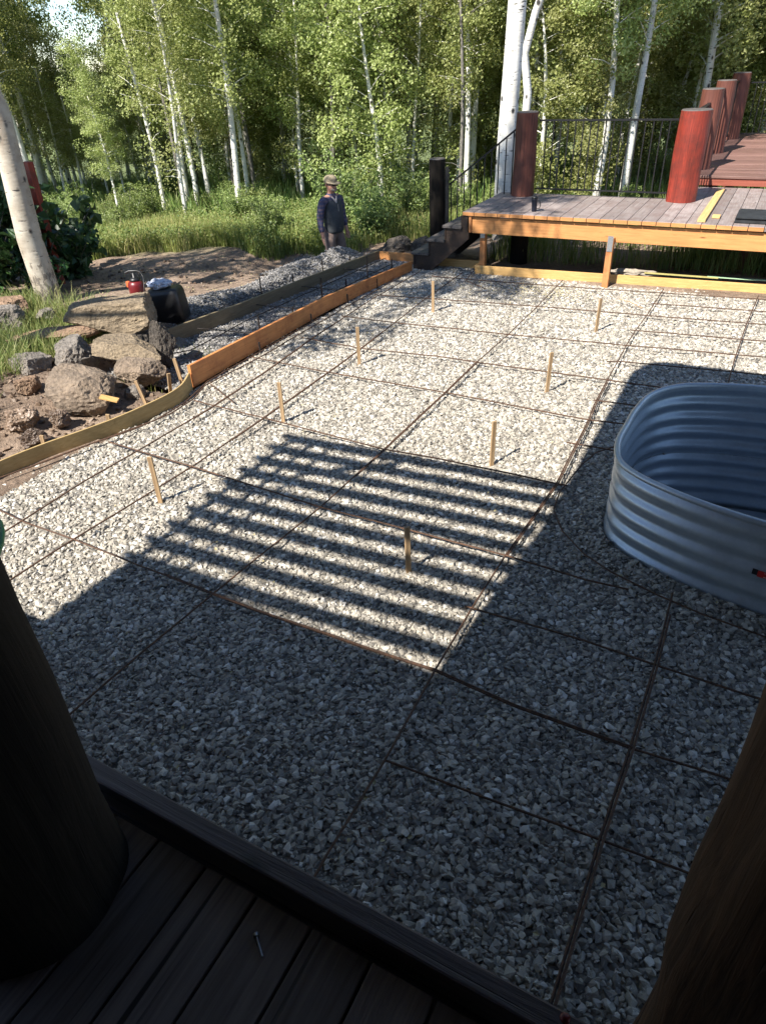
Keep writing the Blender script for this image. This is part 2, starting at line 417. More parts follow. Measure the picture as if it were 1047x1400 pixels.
def axis_vals(c0, half, step, growth, far):
    v = [0.0]; s = step
    while v[-1] < far:
        v.append(v[-1] + s)
        if v[-1] > half: s *= growth
    v = np.array(v); return np.concatenate([-v[:0:-1], v]) + c0
xs = axis_vals(-6, 9, .09, 1.09, 1500); ys = axis_vals(8, 9, .09, 1.09, 1500)
X, Y = np.meshgrid(xs, ys); Z = ground_z(X, Y)
nx, ny = len(xs), len(ys)
V = np.stack([X.ravel(), Y.ravel(), Z.ravel()], 1)
I = (np.arange(ny-1)[:, None]*nx + np.arange(nx-1)[None, :]).ravel()
F = np.stack([I, I+1, I+1+nx, I+nx], 1)
me = fast_mesh('ground', V, F, None, True)
go = link_mesh(me, 'ground', 'soil'); tag(go, kind='structure')

# ------------------------------------------------------------------ gravel (scattered stones)
def stone_group(name, density, smin, smax, matname, bed=None, seed=0, zj=.012, nvar=9, flat=.62, tilt=.9, tail=None):
    ng = bpy.data.node_groups.new(name, 'GeometryNodeTree')
    ng.interface.new_socket('Geometry', in_out='INPUT', socket_type='NodeSocketGeometry')
    ng.interface.new_socket('Geometry', in_out='OUTPUT', socket_type='NodeSocketGeometry')
    nd = ng.nodes; lk = ng.links
    gi = nd.new('NodeGroupInput'); go_ = nd.new('NodeGroupOutput')
    join = nd.new('GeometryNodeJoinGeometry'); g2 = nd.new('GeometryNodeGeometryToInstance')
    sub = []
    rr = random.Random(seed)
    for k in range(nvar):
        ico = nd.new('GeometryNodeMeshIcoSphere'); ico.inputs['Radius'].default_value = .5; ico.inputs['Subdivisions'].default_value = 1
        rv = nd.new('FunctionNodeRandomValue'); rv.data_type = 'FLOAT_VECTOR'
        a = .20 if k % 3 else .15
        rv.inputs[0].default_value = (-a,)*3; rv.inputs[1].default_value = (a,)*3; rv.inputs['Seed'].default_value = k*13 + seed
        sp = nd.new('GeometryNodeSetPosition'); lk.new(ico.outputs['Mesh'], sp.inputs['Geometry']); lk.new(rv.outputs[0], sp.inputs['Offset'])
        tr = nd.new('GeometryNodeTransform'); tr.inputs['Scale'].default_value = (1.0, rr.uniform(.5, .9), flat*rr.uniform(.6, 1.15))
        lk.new(sp.outputs[0], tr.inputs['Geometry'])
        ss = nd.new('GeometryNodeSetShadeSmooth'); ss.inputs['Shade Smooth'].default_value = False; lk.new(tr.outputs[0], ss.inputs[0])
        sub.append(ss)
    for s_ in reversed(sub): lk.new(s_.outputs[0], g2.inputs[0])
    sm = nd.new('GeometryNodeSetMaterial'); sm.inputs['Material'].default_value = MATS[matname]; lk.new(g2.outputs[0], sm.inputs['Geometry'])
    dp = nd.new('GeometryNodeDistributePointsOnFaces'); dp.inputs['Density'].default_value = density; dp.inputs['Seed'].default_value = seed
    lk.new(gi.outputs[0], dp.inputs['Mesh'])
    iop = nd.new('GeometryNodeInstanceOnPoints'); lk.new(dp.outputs['Points'], iop.inputs['Points']); lk.new(sm.outputs[0], iop.inputs['Instance'])
    iop.inputs['Pick Instance'].default_value = True
    rot = nd.new('FunctionNodeRandomValue'); rot.data_type = 'FLOAT_VECTOR'; rot.inputs[0].default_value = (-tilt, -tilt, 0); rot.inputs[1].default_value = (tilt, tilt, 6.28)
    lk.new(rot.outputs[0], iop.inputs['Rotation'])
    rs = nd.new('FunctionNodeRandomValue'); rs.data_type = 'FLOAT'; rs.inputs[2].default_value = 0; rs.inputs[3].default_value = 1; rs.inputs['Seed'].default_value = 5
    pw = nd.new('ShaderNodeMath'); pw.operation = 'POWER'; pw.inputs[1].default_value = tail or 2.2; lk.new(rs.outputs[1], pw.inputs[0])
    ma = nd.new('ShaderNodeMath'); ma.operation = 'MULTIPLY_ADD'; ma.inputs[1].default_value = smax-smin; ma.inputs[2].default_value = smin; lk.new(pw.outputs[0], ma.inputs[0])
    lk.new(ma.outputs[0], iop.inputs['Scale'])
    rz = nd.new('FunctionNodeRandomValue'); rz.data_type = 'FLOAT_VECTOR'; rz.inputs[0].default_value = (0,0,-zj); rz.inputs[1].default_value = (0,0,zj); rz.inputs['Seed'].default_value = 9
    mv = nd.new('GeometryNodeTranslateInstances'); lk.new(iop.outputs[0], mv.inputs['Instances']); lk.new(rz.outputs[0], mv.inputs['Translation'])
    mv.inputs['Local Space'].default_value = False
    # draw order: keep the bed and the stones
    lk.new(mv.outputs[0], join.inputs[0]); lk.new(gi.outputs[0], join.inputs[0])
    lk.new(join.outputs[0], go_.inputs[0])
    return ng
def scatter(o, ng):
    m = o.modifiers.new('stones', 'NODES'); m.node_group = ng
def sheet(name, x0, x1, y0, y1, zf, step, m, inside=None):
    xs_ = np.arange(x0, x1+1e-6, step); ys_ = np.arange(y0, y1+1e-6, step)
    X, Y = np.meshgrid(xs_, ys_); Z = zf(X, Y); nx, ny = len(xs_), len(ys_)
    V = np.stack([X.ravel(), Y.ravel(), Z.ravel()], 1)
    I = (np.arange(ny-1)[:, None]*nx + np.arange(nx-1)[None, :]).ravel(); F = np.stack([I, I+1, I+1+nx, I+nx], 1)
    if inside is not None:
        cx = V[F].mean(1); F = F[inside(cx[:, 0], cx[:, 1])]
    o = link_mesh(fast_mesh(name, V, F, None, True), name, m); return o

CURVE = [(-5.66,2.5),(-5.63,2.94),(-5.54,3.34),(-5.40,3.74),(-5.27,4.18),(-5.185,4.62),(-5.20,4.90),(-5.33,5.17)]
def curve_x(y):
    c = np.array([(-5.95,1.5),(-5.83,2.0)] + CURVE); return np.interp(y, c[:, 1], c[:, 0])
def bed_z(x, y): return -.035 + .012*vnoise(x, y, 1.3, 2) + .006*vnoise(x, y, 6, 4)
def in_patio(x, y): return (x > np.where(y < 5.17, curve_x(y)+.02, -5.31)) & (y < np.where(x < -4.0, 11.0, 10.55 + .07*(x+4.0)))
pat = sheet('patio_gravel', -6.1, 2.2, .2, 11.0, bed_z, .1, 'gravel_bed', lambda x, y: in_patio(x, y) & ~tank_inside(x, y, -.06))
def tank_curve(k=6):
    P = [Vector((x, y, 0)) for x, y in TANK]; n = len(P); D = []
    for i in range(n):
        p0, p1, p2, p3 = P[i-1], P[i], P[(i+1) % n], P[(i+2) % n]
        for j in range(k):
            t = j/k; D.append(.5*((2*p1) + (p2-p0)*t + (2*p0-5*p1+4*p2-p3)*t*t + (3*p1-p0-3*p2+p3)*t**3))
    c = Vector((1.1, 4.9, 0)); nor = []
    for i in range(len(D)):
        t = (D[(i+1) % len(D)] - D[i-1]).normalized(); q = Vector((t.y, -t.x, 0)); nor.append(q if q.dot(D[i]-c) > 0 else -q)
    return D, nor
def add_ring(o):
    D, nor = tank_curve(); bm = bmesh.new(); bm.from_mesh(o.data); rows = []
    for d, q in zip(D, nor): rows.append([bm.verts.new(d + q*.028 + Vector((0,0,-.030))), bm.verts.new(d + q*.20 + Vector((0,0,-.028)))])
    for i in range(len(rows)):
        a, b = rows[i], rows[(i+1) % len(rows)]; fc = bm.faces.new((a[0], b[0], b[1], a[1]))
        if fc.normal.z < 0 or (fc.normal_update() or fc.normal.z < 0): fc.normal_flip()
    bm.to_mesh(o.data); bm.free()
add_ring(pat)
D_, n_ = tank_curve(); ms = len(D_)
cv = [tuple(d + q*.030 + Vector((0,0,-.032))) for d, q in zip(D_, n_)] + [tuple(d - q*.004 + Vector((0,0,-.040))) for d, q in zip(D_, n_)]
cb = MB().add(cv, [(i, (i+1) % ms, (i+1) % ms+ms, i+ms) for i in range(ms)], .5)
tag(build(cb, 'ground_edge', 'gravel_bed'), kind='structure')
tag(pat, 'pale crushed stone covering the patio', 'gravel', kind='stuff')
scatter(pat, stone_group('patio_stones', 3100, .018, .062, 'gravel_stone', seed=3, zj=.006, tilt=.65, tail=2.3))
wlk = sheet('walkway_gravel', -6.7, -5.33, 5.1, 11.0, lambda x, y: -.05 + .012*vnoise(x, y, 2, 6), .1, 'gravel_bed',
            lambda x, y: (x > -6.62 + (y-6.2)*.105))
tag(wlk, 'shaded grey gravel between the two walkway boards', 'gravel', kind='stuff')
scatter(wlk, stone_group('walk_stones', 2600, .018, .05, 'gravel_stone_grey', seed=5))
def pile_z(x, y):
    g = ground_z(x, y)
    u = (x+7.0)*.96 + (y-10.5)*.28; v_ = -(x+7.0)*.28 + (y-10.5)*.96
    d = (np.abs(u)/.85)**2.4 + (np.abs(v_)/1.05)**2.4
    m1 = .30*np.exp(-d*1.1)
    strip = .12*np.exp(-((x+6.95-(y-8)*.10)/.42)**2)*sstep(6.0, 7.2, y)*sstep(11.5, 10.2, y)
    return g - .05 + m1 + strip + .03*vnoise(x, y, 3.5, 8)
pil = sheet('gravel_pile', -8.4, -6.0, 6.0, 12.4, pile_z, .08, 'gravel_bed',
            lambda x, y: ((((x+7.05)/.95)**2 + ((y-10.75)/1.25)**2) < 1.3) | ((np.abs(x+6.98-(y-8)*.10) < .42 + .1*np.sin(y*5)) & (y > 6.4) & (y < 10.6)) & (x < -6.6 + (y-6.2)*.105 - .02))
tag(pil, 'heap and strip of spilled grey gravel beyond the walkway board', 'gravel', kind='stuff')
scatter(pil, stone_group('pile_stones', 2600, .018, .055, 'gravel_stone_grey', seed=8, zj=.02))
clod = sheet('soil_clods', -7.6, -5.2, 2.4, 6.3, lambda x, y: ground_z(x, y), .1, 'soil',
             lambda x, y: x < np.where(y < 5.17, curve_x(y)-.05, -5.5))
tag(clod, 'loose brown soil and clods behind the curved board', 'soil', kind='stuff')
scatter(clod, stone_group('clods', 260, .015, .10, 'soil_clod', seed=11, zj=.015, flat=.8, tail=4))
clod2 = sheet('churned_soil', -15, -6.9, 7.2, 15.5, lambda x, y: ground_z(x, y)+.003, .15, 'soil', lambda x, y: (fwd(x, y) < 13.6) & (x < -7.6))
tag(clod2, 'bare churned brown dirt track before the tall grass', 'dirt', kind='stuff')
scatter(clod2, stone_group('clods2', 60, .015, .11, 'soil_clod', seed=12, zj=.015, flat=.8, tail=4))

# ------------------------------------------------------------------ camera, light
cam = bpy.data.cameras.new('camera'); co = bpy.data.objects.new('camera', cam); C.objects.link(co); S.camera = co
cam.sensor_fit = 'HORIZONTAL'; cam.sensor_width = 36; cam.lens = 929/1047*36; cam.clip_end = 4000; cam.clip_start = .05
th, ro = .595757794618605, -.055122888007762286
Fw = Vector((FX*math.cos(th), FY*math.cos(th), -math.sin(th))); r0 = Vector((RX, RY, 0)).normalized(); u0 = r0.cross(Fw)
r1 = r0*math.cos(ro) + u0*math.sin(ro); u1 = -r0*math.sin(ro) + u0*math.cos(ro)
co.matrix_world = Matrix(((r1.x, u1.x, -Fw.x, 0), (r1.y, u1.y, -Fw.y, 0), (r1.z, u1.z, -Fw.z, 3.0), (0, 0, 0, 1)))
EL = math.radians(48.0); SD = Vector((.311, .950, 0)).normalized()
sun = bpy.data.lights.new('sun', 'SUN'); sun.energy = 4.8; sun.angle = math.radians(.53); sun.color = (1, .95, .87)
so = bpy.data.objects.new('sun', sun); C.objects.link(so)
dv = Vector((SD.x*math.cos(EL), SD.y*math.cos(EL), -math.sin(EL))); so.rotation_euler = dv.to_track_quat('-Z', 'Y').to_euler()
so.location = (-8, -20, 30)
w = bpy.data.worlds.new('World'); S.world = w; w.use_nodes = True; nt = w.node_tree
bg = nt.nodes['Background']; sky = nt.nodes.new('ShaderNodeTexSky'); sky.sky_type = 'NISHITA'; sky.sun_disc = False
sky.sun_elevation = EL; sky.sun_rotation = math.atan2(-SD.x, -SD.y); sky.altitude = 2400; sky.air_density = 1.0; sky.dust_density = .1
nt.links.new(sky.outputs[0], bg.inputs[0]); bg.inputs[1].default_value = .098
S.view_settings.view_transform = 'Standard'; S.view_settings.look = 'None'; S.view_settings.exposure = 1.25; S.view_settings.gamma = 1
S.cycles.use_denoising = True; S.cycles.max_bounces = 6; S.cycles.diffuse_bounces = 3; S.cycles.glossy_bounces = 3; S.cycles.transmission_bounces = 3
S.cycles.use_adaptive_sampling = True; S.cycles.adaptive_threshold = .015

# ------------------------------------------------------------------ reinforcing bars
def bar(name, pts, label, rad=.0068, m='rusty_steel', z=.026, dbl=False, group='reinforcing bars laid over the gravel', cat='reinforcing bar'):
    P = [Vector((p[0], p[1], (p[2] if len(p) > 2 else z))) for p in pts]
    out = []
    for a, b in zip(P[:-1], P[1:]):
        n = max(1, int((b-a).length/.22))
        for k in range(n):
            q = a.lerp(b, k/n); out.append(q + Vector((noise.noise(q*1.1)*.004, noise.noise(q*1.1+Vector((5,5,5)))*.004, abs(noise.noise(q*2.3))*.010)))
    out.append(P[-1])
    mb = MB().tube(out, rad, 6, r=.5)
    # ribs
    if dbl:
        h = len(out)//2; sh = Vector((.016, .006, .004)); mb.tube([q+sh for q in out[h-6 if h > 6 else 0:h+7]], rad, 6, r=.4)
    o = build(mb, name, m, at=P[0]); tag(o, label, cat, group); return o
bar('reinforcing_bar', [(-1.10,.1),(-1.12,1.3),(-1.12,1.83),(-1.14,2.48),(-1.15,3.07),(-1.14,3.68),(-1.09,4.75),(-1.14,5.98),(-1.17,6.34),(-1.19,6.96),(-1.2,7.5),(-1.22,8.03),(-1.22,8.61),(-1.2,9.18),(-1.2,10.42)], 'rusty bar running away from the porch just left of the metal tank', dbl=True)
bar('reinforcing_bar', [(-2.84,.1),(-2.83,1.36),(-2.81,1.88),(-2.77,2.46),(-2.67,3.66),(-2.65,4.68),(-2.64,6.04),(-2.64,6.92),(-2.61,7.9),(-2.61,9.07),(-2.64,10.4)], 'rusty bar running away from the porch down the middle of the gravel', dbl=True)
bar('reinforcing_bar', [(-4.2,1.2),(-4.19,2.01),(-4.16,2.5),(-4.07,3.74),(-4.06,4.79),(-4.07,6.04),(-4.09,6.81),(-4.14,7.8),(-4.2,9.0),(-4.22,10.3)], 'rusty bar running away past the wooden stakes on the left side', dbl=True)
bar('reinforcing_bar', [(-4.74,1.6),(-4.76,2.35),(-4.78,3.14),(-4.75,3.76),(-4.72,4.73),(-4.76,5.72),(-4.86,7.0),(-4.92,8.6),(-4.9,10.1)], 'rusty bar running away nearest the curved board and the walkway', dbl=True)
bar('reinforcing_bar', [(-.07,.3),(-.07,1.24),(-.06,1.9),(-.04,2.44),(-.03,3.07),(-.04,3.75)], 'rusty bar running from the porch edge up to the near side of the tank', dbl=True)
bar('reinforcing_bar', [(-.05,6.1),(-.06,7.65),(-.06,8.17),(-.05,8.69),(-.04,9.28),(.01,10.5)], 'rusty bar running from behind the tank to the far deck')
bar('reinforcing_bar', [(-5.54,2.88),(-5.31,3.6),(-5.12,4.06),(-5.02,4.5),(-5.03,4.85),(-5.16,5.19),(-5.09,6.24),(-5.10,8.11),(-5.05,9.8)], 'rusty bar hugging the inner face of the curved board', group='edge bars')
bar('reinforcing_bar', [(-5.46,3.1),(-5.24,3.8),(-5.06,4.3),(-5.06,4.75),(-5.21,5.3),(-5.2,6.6),(-5.2,7.6)], 'second rusty bar tucked against the curved board', group='edge bars')
bar('reinforcing_bar', [(-1.12,1.83),(-.07,1.89),(.28,1.91),(1.6,1.95)], 'crossing bar nearest the porch, between the two bars beside the tank')
bar('reinforcing_bar', [(-5.5,2.55),(-5.07,2.53),(-4.73,2.5),(-4.16,2.5),(-2.77,2.46),(-2.4,2.45),(-1.14,2.48),(-.66,2.44),(-.04,2.44),(.36,2.47),(2,2.5)], 'full-width crossing bar nearest the porch, along the last stripe of light', dbl=True)
bar('reinforcing_bar', [(-1.2,3.07),(-.43,3.09),(-.03,3.07),(.45,3.06),(2,3.1)], 'short crossing bar in the shade on the near side of the tank')
bar('reinforcing_bar', [(-5.15,3.78),(-4.72,3.76),(-4.07,3.74),(-2.67,3.66),(-1.14,3.68),(-.57,3.65),(-.30,3.67)], 'crossing bar that runs behind the stake in the striped shadow')
bar('reinforcing_bar', [(-5.0,4.83),(-4.06,4.79),(-3.28,4.74),(-2.66,4.7),(-2.13,4.74),(-1.0,4.75)], 'crossing bar along the far edge of the striped shadow')
bar('reinforcing_bar', [(-5.2,6.1),(-4.07,6.04),(-2.64,6.04),(-1.14,5.98),(-.78,6.03),(.3,6.12),(1.5,6.25)], 'crossing bar that meets the far left corner of the tank', z=.02)
bar('reinforcing_bar', [(-5.0,6.87),(-4.09,6.81),(-3.11,6.92),(-2.64,6.92),(-1.19,6.96),(1.4,7.05)], 'crossing bar through the tip of the large roof shadow')
bar('reinforcing_bar', [(-4.95,7.78),(-4.14,7.8),(-3.52,7.84),(-2.61,7.9),(-1.22,8.03),(-.06,8.17),(.24,8.21),(1.8,8.3)], 'crossing bar just beyond the large roof shadow')
bar('reinforcing_bar', [(-5.0,8.8),(-4.44,8.86),(-3.47,8.98),(-2.61,9.07),(-1.2,9.18),(.04,9.31),(1.6,9.4)], 'crossing bar behind the two farthest stakes')
bar('reinforcing_bar', [(-4.6,9.96),(-3.9,9.99),(-2.64,10.07),(-1.21,10.21),(.11,10.36),(1.4,10.45)], 'farthest crossing bar close to the form board under the deck')
bar('reinforcing_bar', [(-1.22,9.70),(.14,9.84),(1.4,9.95)], 'short crossing bar at the far right, second from the form board')
bar('reinforcing_bar', [(-1.29,8.57),(0,8.7),(.21,8.73),(1.4,8.8)], 'short crossing bar at the far right, third from the form board')
bar('reinforcing_bar', [(-1.31,7.46),(-1.2,7.51),(-.06,7.65),(.27,7.68),(1.4,7.75)], 'short crossing bar lying on the far edge of the roof shadow')
bar('reinforcing_bar', [(-1.20,6.42),(-.3,6.5),(1.4,6.6)], 'short crossing bar in the shade right behind the tank')
bar('reinforcing_bar', [(-1.2,5.45),(-.86,5.47),(-.74,5.48)], 'short stub bar poking out at the far left corner of the tank', group='short bars')
bar('curved_reinforcing_bar', [(-.68,5.62),(-.80,5.55),(-.92,5.38),(-.98,5.13),(-1.03,4.63),(-1.0,4.37),(-.86,4.12),(-.65,3.92),(-.44,3.80),(-.12,3.69),(.15,3.62),(.51,3.57),(1.6,3.4)], 'long bar bent in a loop around the foot of the metal tank', rad=.006, group='bent bars')
bar('reinforcing_bar', [(-5.17,5.27),(-4.9,5.13),(-4.57,4.96)], 'short loose rusty bar by the near end of the orange walkway board', group='short bars')
bar('twig', [(-1.66,9.7,.04),(-1.5,9.58,.05),(-1.3,9.42,.04)], 'thin stick lying on sunlit gravel near the farthest right stake', rad=.006, m='stake_wood', group='loose sticks', cat='twig')
bar('reinforcing_bar', [(-4.1,10.5),(-4.0,9.9),(-3.55,9.6)], 'loose bar end in the gravel below the deck corner', group='short bars', rad=.006)
for k, (p, lb) in enumerate((([(-5.6,5.5),(-5.6,5.77),(-5.59,6.85),(-5.65,8.39),(-5.55,10.41)], 'lengthwise walkway bar along the orange board'), ([(-6.2,5.8),(-6.06,5.97),(-6.09,7.28),(-5.98,8.7),(-5.83,10.75)], 'lengthwise walkway bar along the grey weathered board'))):
    bar('reinforcing_bar', p, lb, m='dark_steel_bar', z=.03, group='bars in the walkway')
for k, (p, lb) in enumerate((([(-6.5,6.62),(-5.86,6.70),(-5.4,6.72)], 'crossing walkway bar nearest the stones'), ([(-6.4,7.74),(-5.42,7.81)], 'crossing walkway bar, second from the stones'), ([(-6.25,8.75),(-5.42,8.76)], 'crossing walkway bar, third from the stones'), ([(-6.15,9.84),(-5.42,9.85)], 'crossing walkway bar nearest the deck stairs'))):
    bar('reinforcing_bar', p, lb, m='dark_steel_bar', z=.045, group='bars in the walkway')

# upright pins
pin0 = None
def pin(x, y, top, label, tilt=0, z0=-.04, m='dark_steel_bar'):
    mb = MB().tube([(x, y, z0), (x+tilt*.5, y, (z0+top)/2), (x+tilt, y, top)], .0115, 7, r=.5)
    o = build(mb, 'steel_pin', m, at=(x, y, z0)); tag(o, label, 'steel pin', 'steel pins driven along the walkway boards')
for (x, y, h, lb) in ((-6.68,7.01,.24,'short dark pin outside the grey board, nearest the black container'),(-6.60,8.19,.44,'tall dark pin outside the grey walkway board, before the dirt track'),(-6.50,8.89,.30,'dark pin outside the grey board, next beyond the tall one'),
                      (-6.40,9.6,.38,'dark pin outside the grey board in front of the gravel heap'),(-6.32,10.35,.26,'dark pin outside the grey board before the heap crest'),(-6.20,11.05,.28,'dark pin at the far corner of the walkway form')):
    pin(x, y, gz(x, y)+h, lb, 0, -.2)
for (x, y, h, lb) in ((-5.44,6.60,.34,'pin inside the orange board, nearest its near end'),(-5.43,7.33,.24,'short pin inside the orange board, before the middle'),(-5.45,8.09,.42,'tall pin inside the orange board near its middle'),
                      (-5.42,8.70,.24,'pin inside the orange board just past its middle'),(-5.41,9.34,.42,'tall pin inside the orange board toward the stairs'),(-5.36,10.05,.22,'pin inside the orange board nearest the stairs')):
    pin(x, y, h, lb, .01)
for (x, y, lb) in ((-5.27,6.35,'pin outside the orange board, nearest its near end'),(-5.26,7.5,'pin outside the orange board below the middle'),(-5.25,8.45,'pin outside the orange board past the middle'),(-5.22,9.3,'pin outside the orange board toward the stairs')):
    pin(x, y, .11, lb)
o = build(MB().lathe([(.006,0),(.006,.17),(.02,.172),(.02,.18)], (-5.62,6.35,-.04), 10, .5), 'anchor_bolt', 'grey_steel', at=(-5.62,6.35,-.04)); tag(o, 'shiny anchor bolt upright in walkway gravel by the orange board', 'bolt')

# ------------------------------------------------------------------ form boards
def strip_board(name, pts, z0s, z1s, th, m, label, bev=.003, cat='board', group='form boards'):
    P = [Vector(p) for p in pts]; n = len(P); v = []; f = []
    for i, p in enumerate(P):
        t = (P[min(i+1, n-1)] - P[max(i-1, 0)]).normalized(); nn = Vector((-t.y, t.x)) ; nn = Vector((nn[0], nn[1]))
        for s_, z in ((0, z0s[i]), (1, z0s[i]), (1, z1s[i]), (0, z1s[i])): v.append((p.x + nn.x*th*s_, p.y + nn.y*th*s_, z))
    for i in range(n-1):
        a, b = i*4, i*4+4
        for k in range(4): f.append((a+k, b+k, b+(k+1) % 4, a+(k+1) % 4))
    f.append((3,2,1,0)); e = (n-1)*4; f.append((e, e+1, e+2, e+3))
    o = build(MB().add(v, f, .5, False), name, m, bevel=bev, at=(P[0].x, P[0].y, z0s[0])); tag(o, label, cat, group)
    return o
def dens(pts, k=5):
    P = [Vector((p[0], p[1], 0)) for p in pts]; out = []
    for i in range(len(P)-1):
        p0 = P[max(i-1, 0)]; p1 = P[i]; p2 = P[i+1]; p3 = P[min(i+2, len(P)-1)]
        for j in range(k):
            t = j/k; out.append(.5*((2*p1) + (p2-p0)*t + (2*p0-5*p1+4*p2-p3)*t*t + (3*p1-p0-3*p2+p3)*t**3))
    out.append(P[-1]); return [(p.x, p.y) for p in out]
cp = dens([(-5.95,1.5),(-5.83,2.0)] + CURVE)
strip_board('curved_form_board', cp, [-.05]*len(cp), [.125+.035*max(0, (p[1]-4)/1.2) for p in cp], .019, 'form_tan', 'thin tan board bent in a curve along the left edge of the gravel')
strip_board('form_board', [(-5.325,5.19),(-5.335,6.4),(-5.33,8.07),(-5.20,9.5),(-5.12,10.32)], [-.02]*5, [.235,.21,.185,.15,.13], .038, 'cedar_y', 'orange cedar board along the near side of the walkway')
strip_board('form_board', [(-6.60,6.18),(-6.40,7.41),(-6.25,8.89),(-6.05,10.9)], [-.08]*4, [.16,.15,.14,.10], .036, 'form_weathered_y', 'grey weathered board along the far side of the walkway')
strip_board('form_board', [(-5.30,10.95),(-6.04,10.93)], [-.08]*2, [.09]*2, .036, 'cedar_x', 'short orange board closing the walkway at its far end')
strip_board('form_board', [(.16,10.79),(-4.09,10.50)], [-.03]*2, [.10]*2, -.038, 'form_yellow_x', 'long yellow-orange board on the gravel under the deck front')
strip_board('form_board', [(-4.12,10.80),(-4.95,10.74)], [-.03]*2, [.10]*2, -.038, 'form_yellow_x', 'short orange board between the deck corner post and the stairs')

# wooden stakes
stk = MB(); stk.v = []
def stake_mesh():
    mb = MB(); mb.beam((0,0,-.12), (0,0,.375), .038, .019, .5, up=(0,1,0)); return mb
def stake(x, y, h, tx, ty, rz, label, group='wooden grade stakes standing in the gravel', first=[]):
    if not first:
        o = build(stake_mesh(), 'wooden_stake', 'stake_wood', bevel=.002); first.append(o)
    else:
        o = first[0].copy(); C.objects.link(o)
    o.location = (x, y, 0); o.rotation_euler = (tx, ty, rz); o.scale = (1, 1, h/.375); tag(o, label, 'stake', group)
stake(-3.995,3.244,.40,0,.02,.5,'leftmost stake, beside the jagged end of the striped shadow')
stake(-3.905,4.899,.39,.02,.03,.3,'stake just left of the top of the striped shadow')
stake(-3.929,6.48,.42,0,.01,.6,'stake in sun near the middle of the orange walkway board')
stake(-3.912,8.511,.40,0,0,.1,'farthest left stake, in dappled shade near the stairs')
stake(-1.711,3.292,.355,0,.0,.9,'stake standing inside the striped shadow')
stake(-1.702,4.906,.39,-.02,.03,.9,'stake in full sun just beyond the striped shadow')
stake(-1.711,6.56,.40,0,.03,.8,'middle stake of the right row, left of the large shadow tip')
stake(-1.682,8.528,.38,0,.03,.9,'farthest right stake, nearest the deck support')
stake(-5.42,5.12,.33,.0,-.1,.3,'weathered stake at the joint of curved and orange boards','board stakes')
stake(-5.50,4.62,.26,.0,-.2,.2,'short tan stake bracing the curved board below the stones','board stakes')
stake(-5.48,4.98,.20,.05,.1,1.2,'stub of a stake at the end of the curved board','board stakes')
stake(-5.66,3.45,.15,.0,.1,.4,'low stake end behind the curved board by the grass','board stakes')
stake(-5.42,4.05,.15,.1,.1,.4,'low stake end behind the middle of the curved board','board stakes')
o = build(MB().box(-.09,.09,-.04,.04,0,.02,.5, Matrix.Rotation(.5,4,'Z') @ Matrix.Rotation(.3,4,'Y')), 'wood_scrap', 'form_yellow_x', bevel=.002); o.location = (-5.62,4.28,.17); tag(o, 'pale wood offcut lying on the soil behind the curved board', 'offcut')

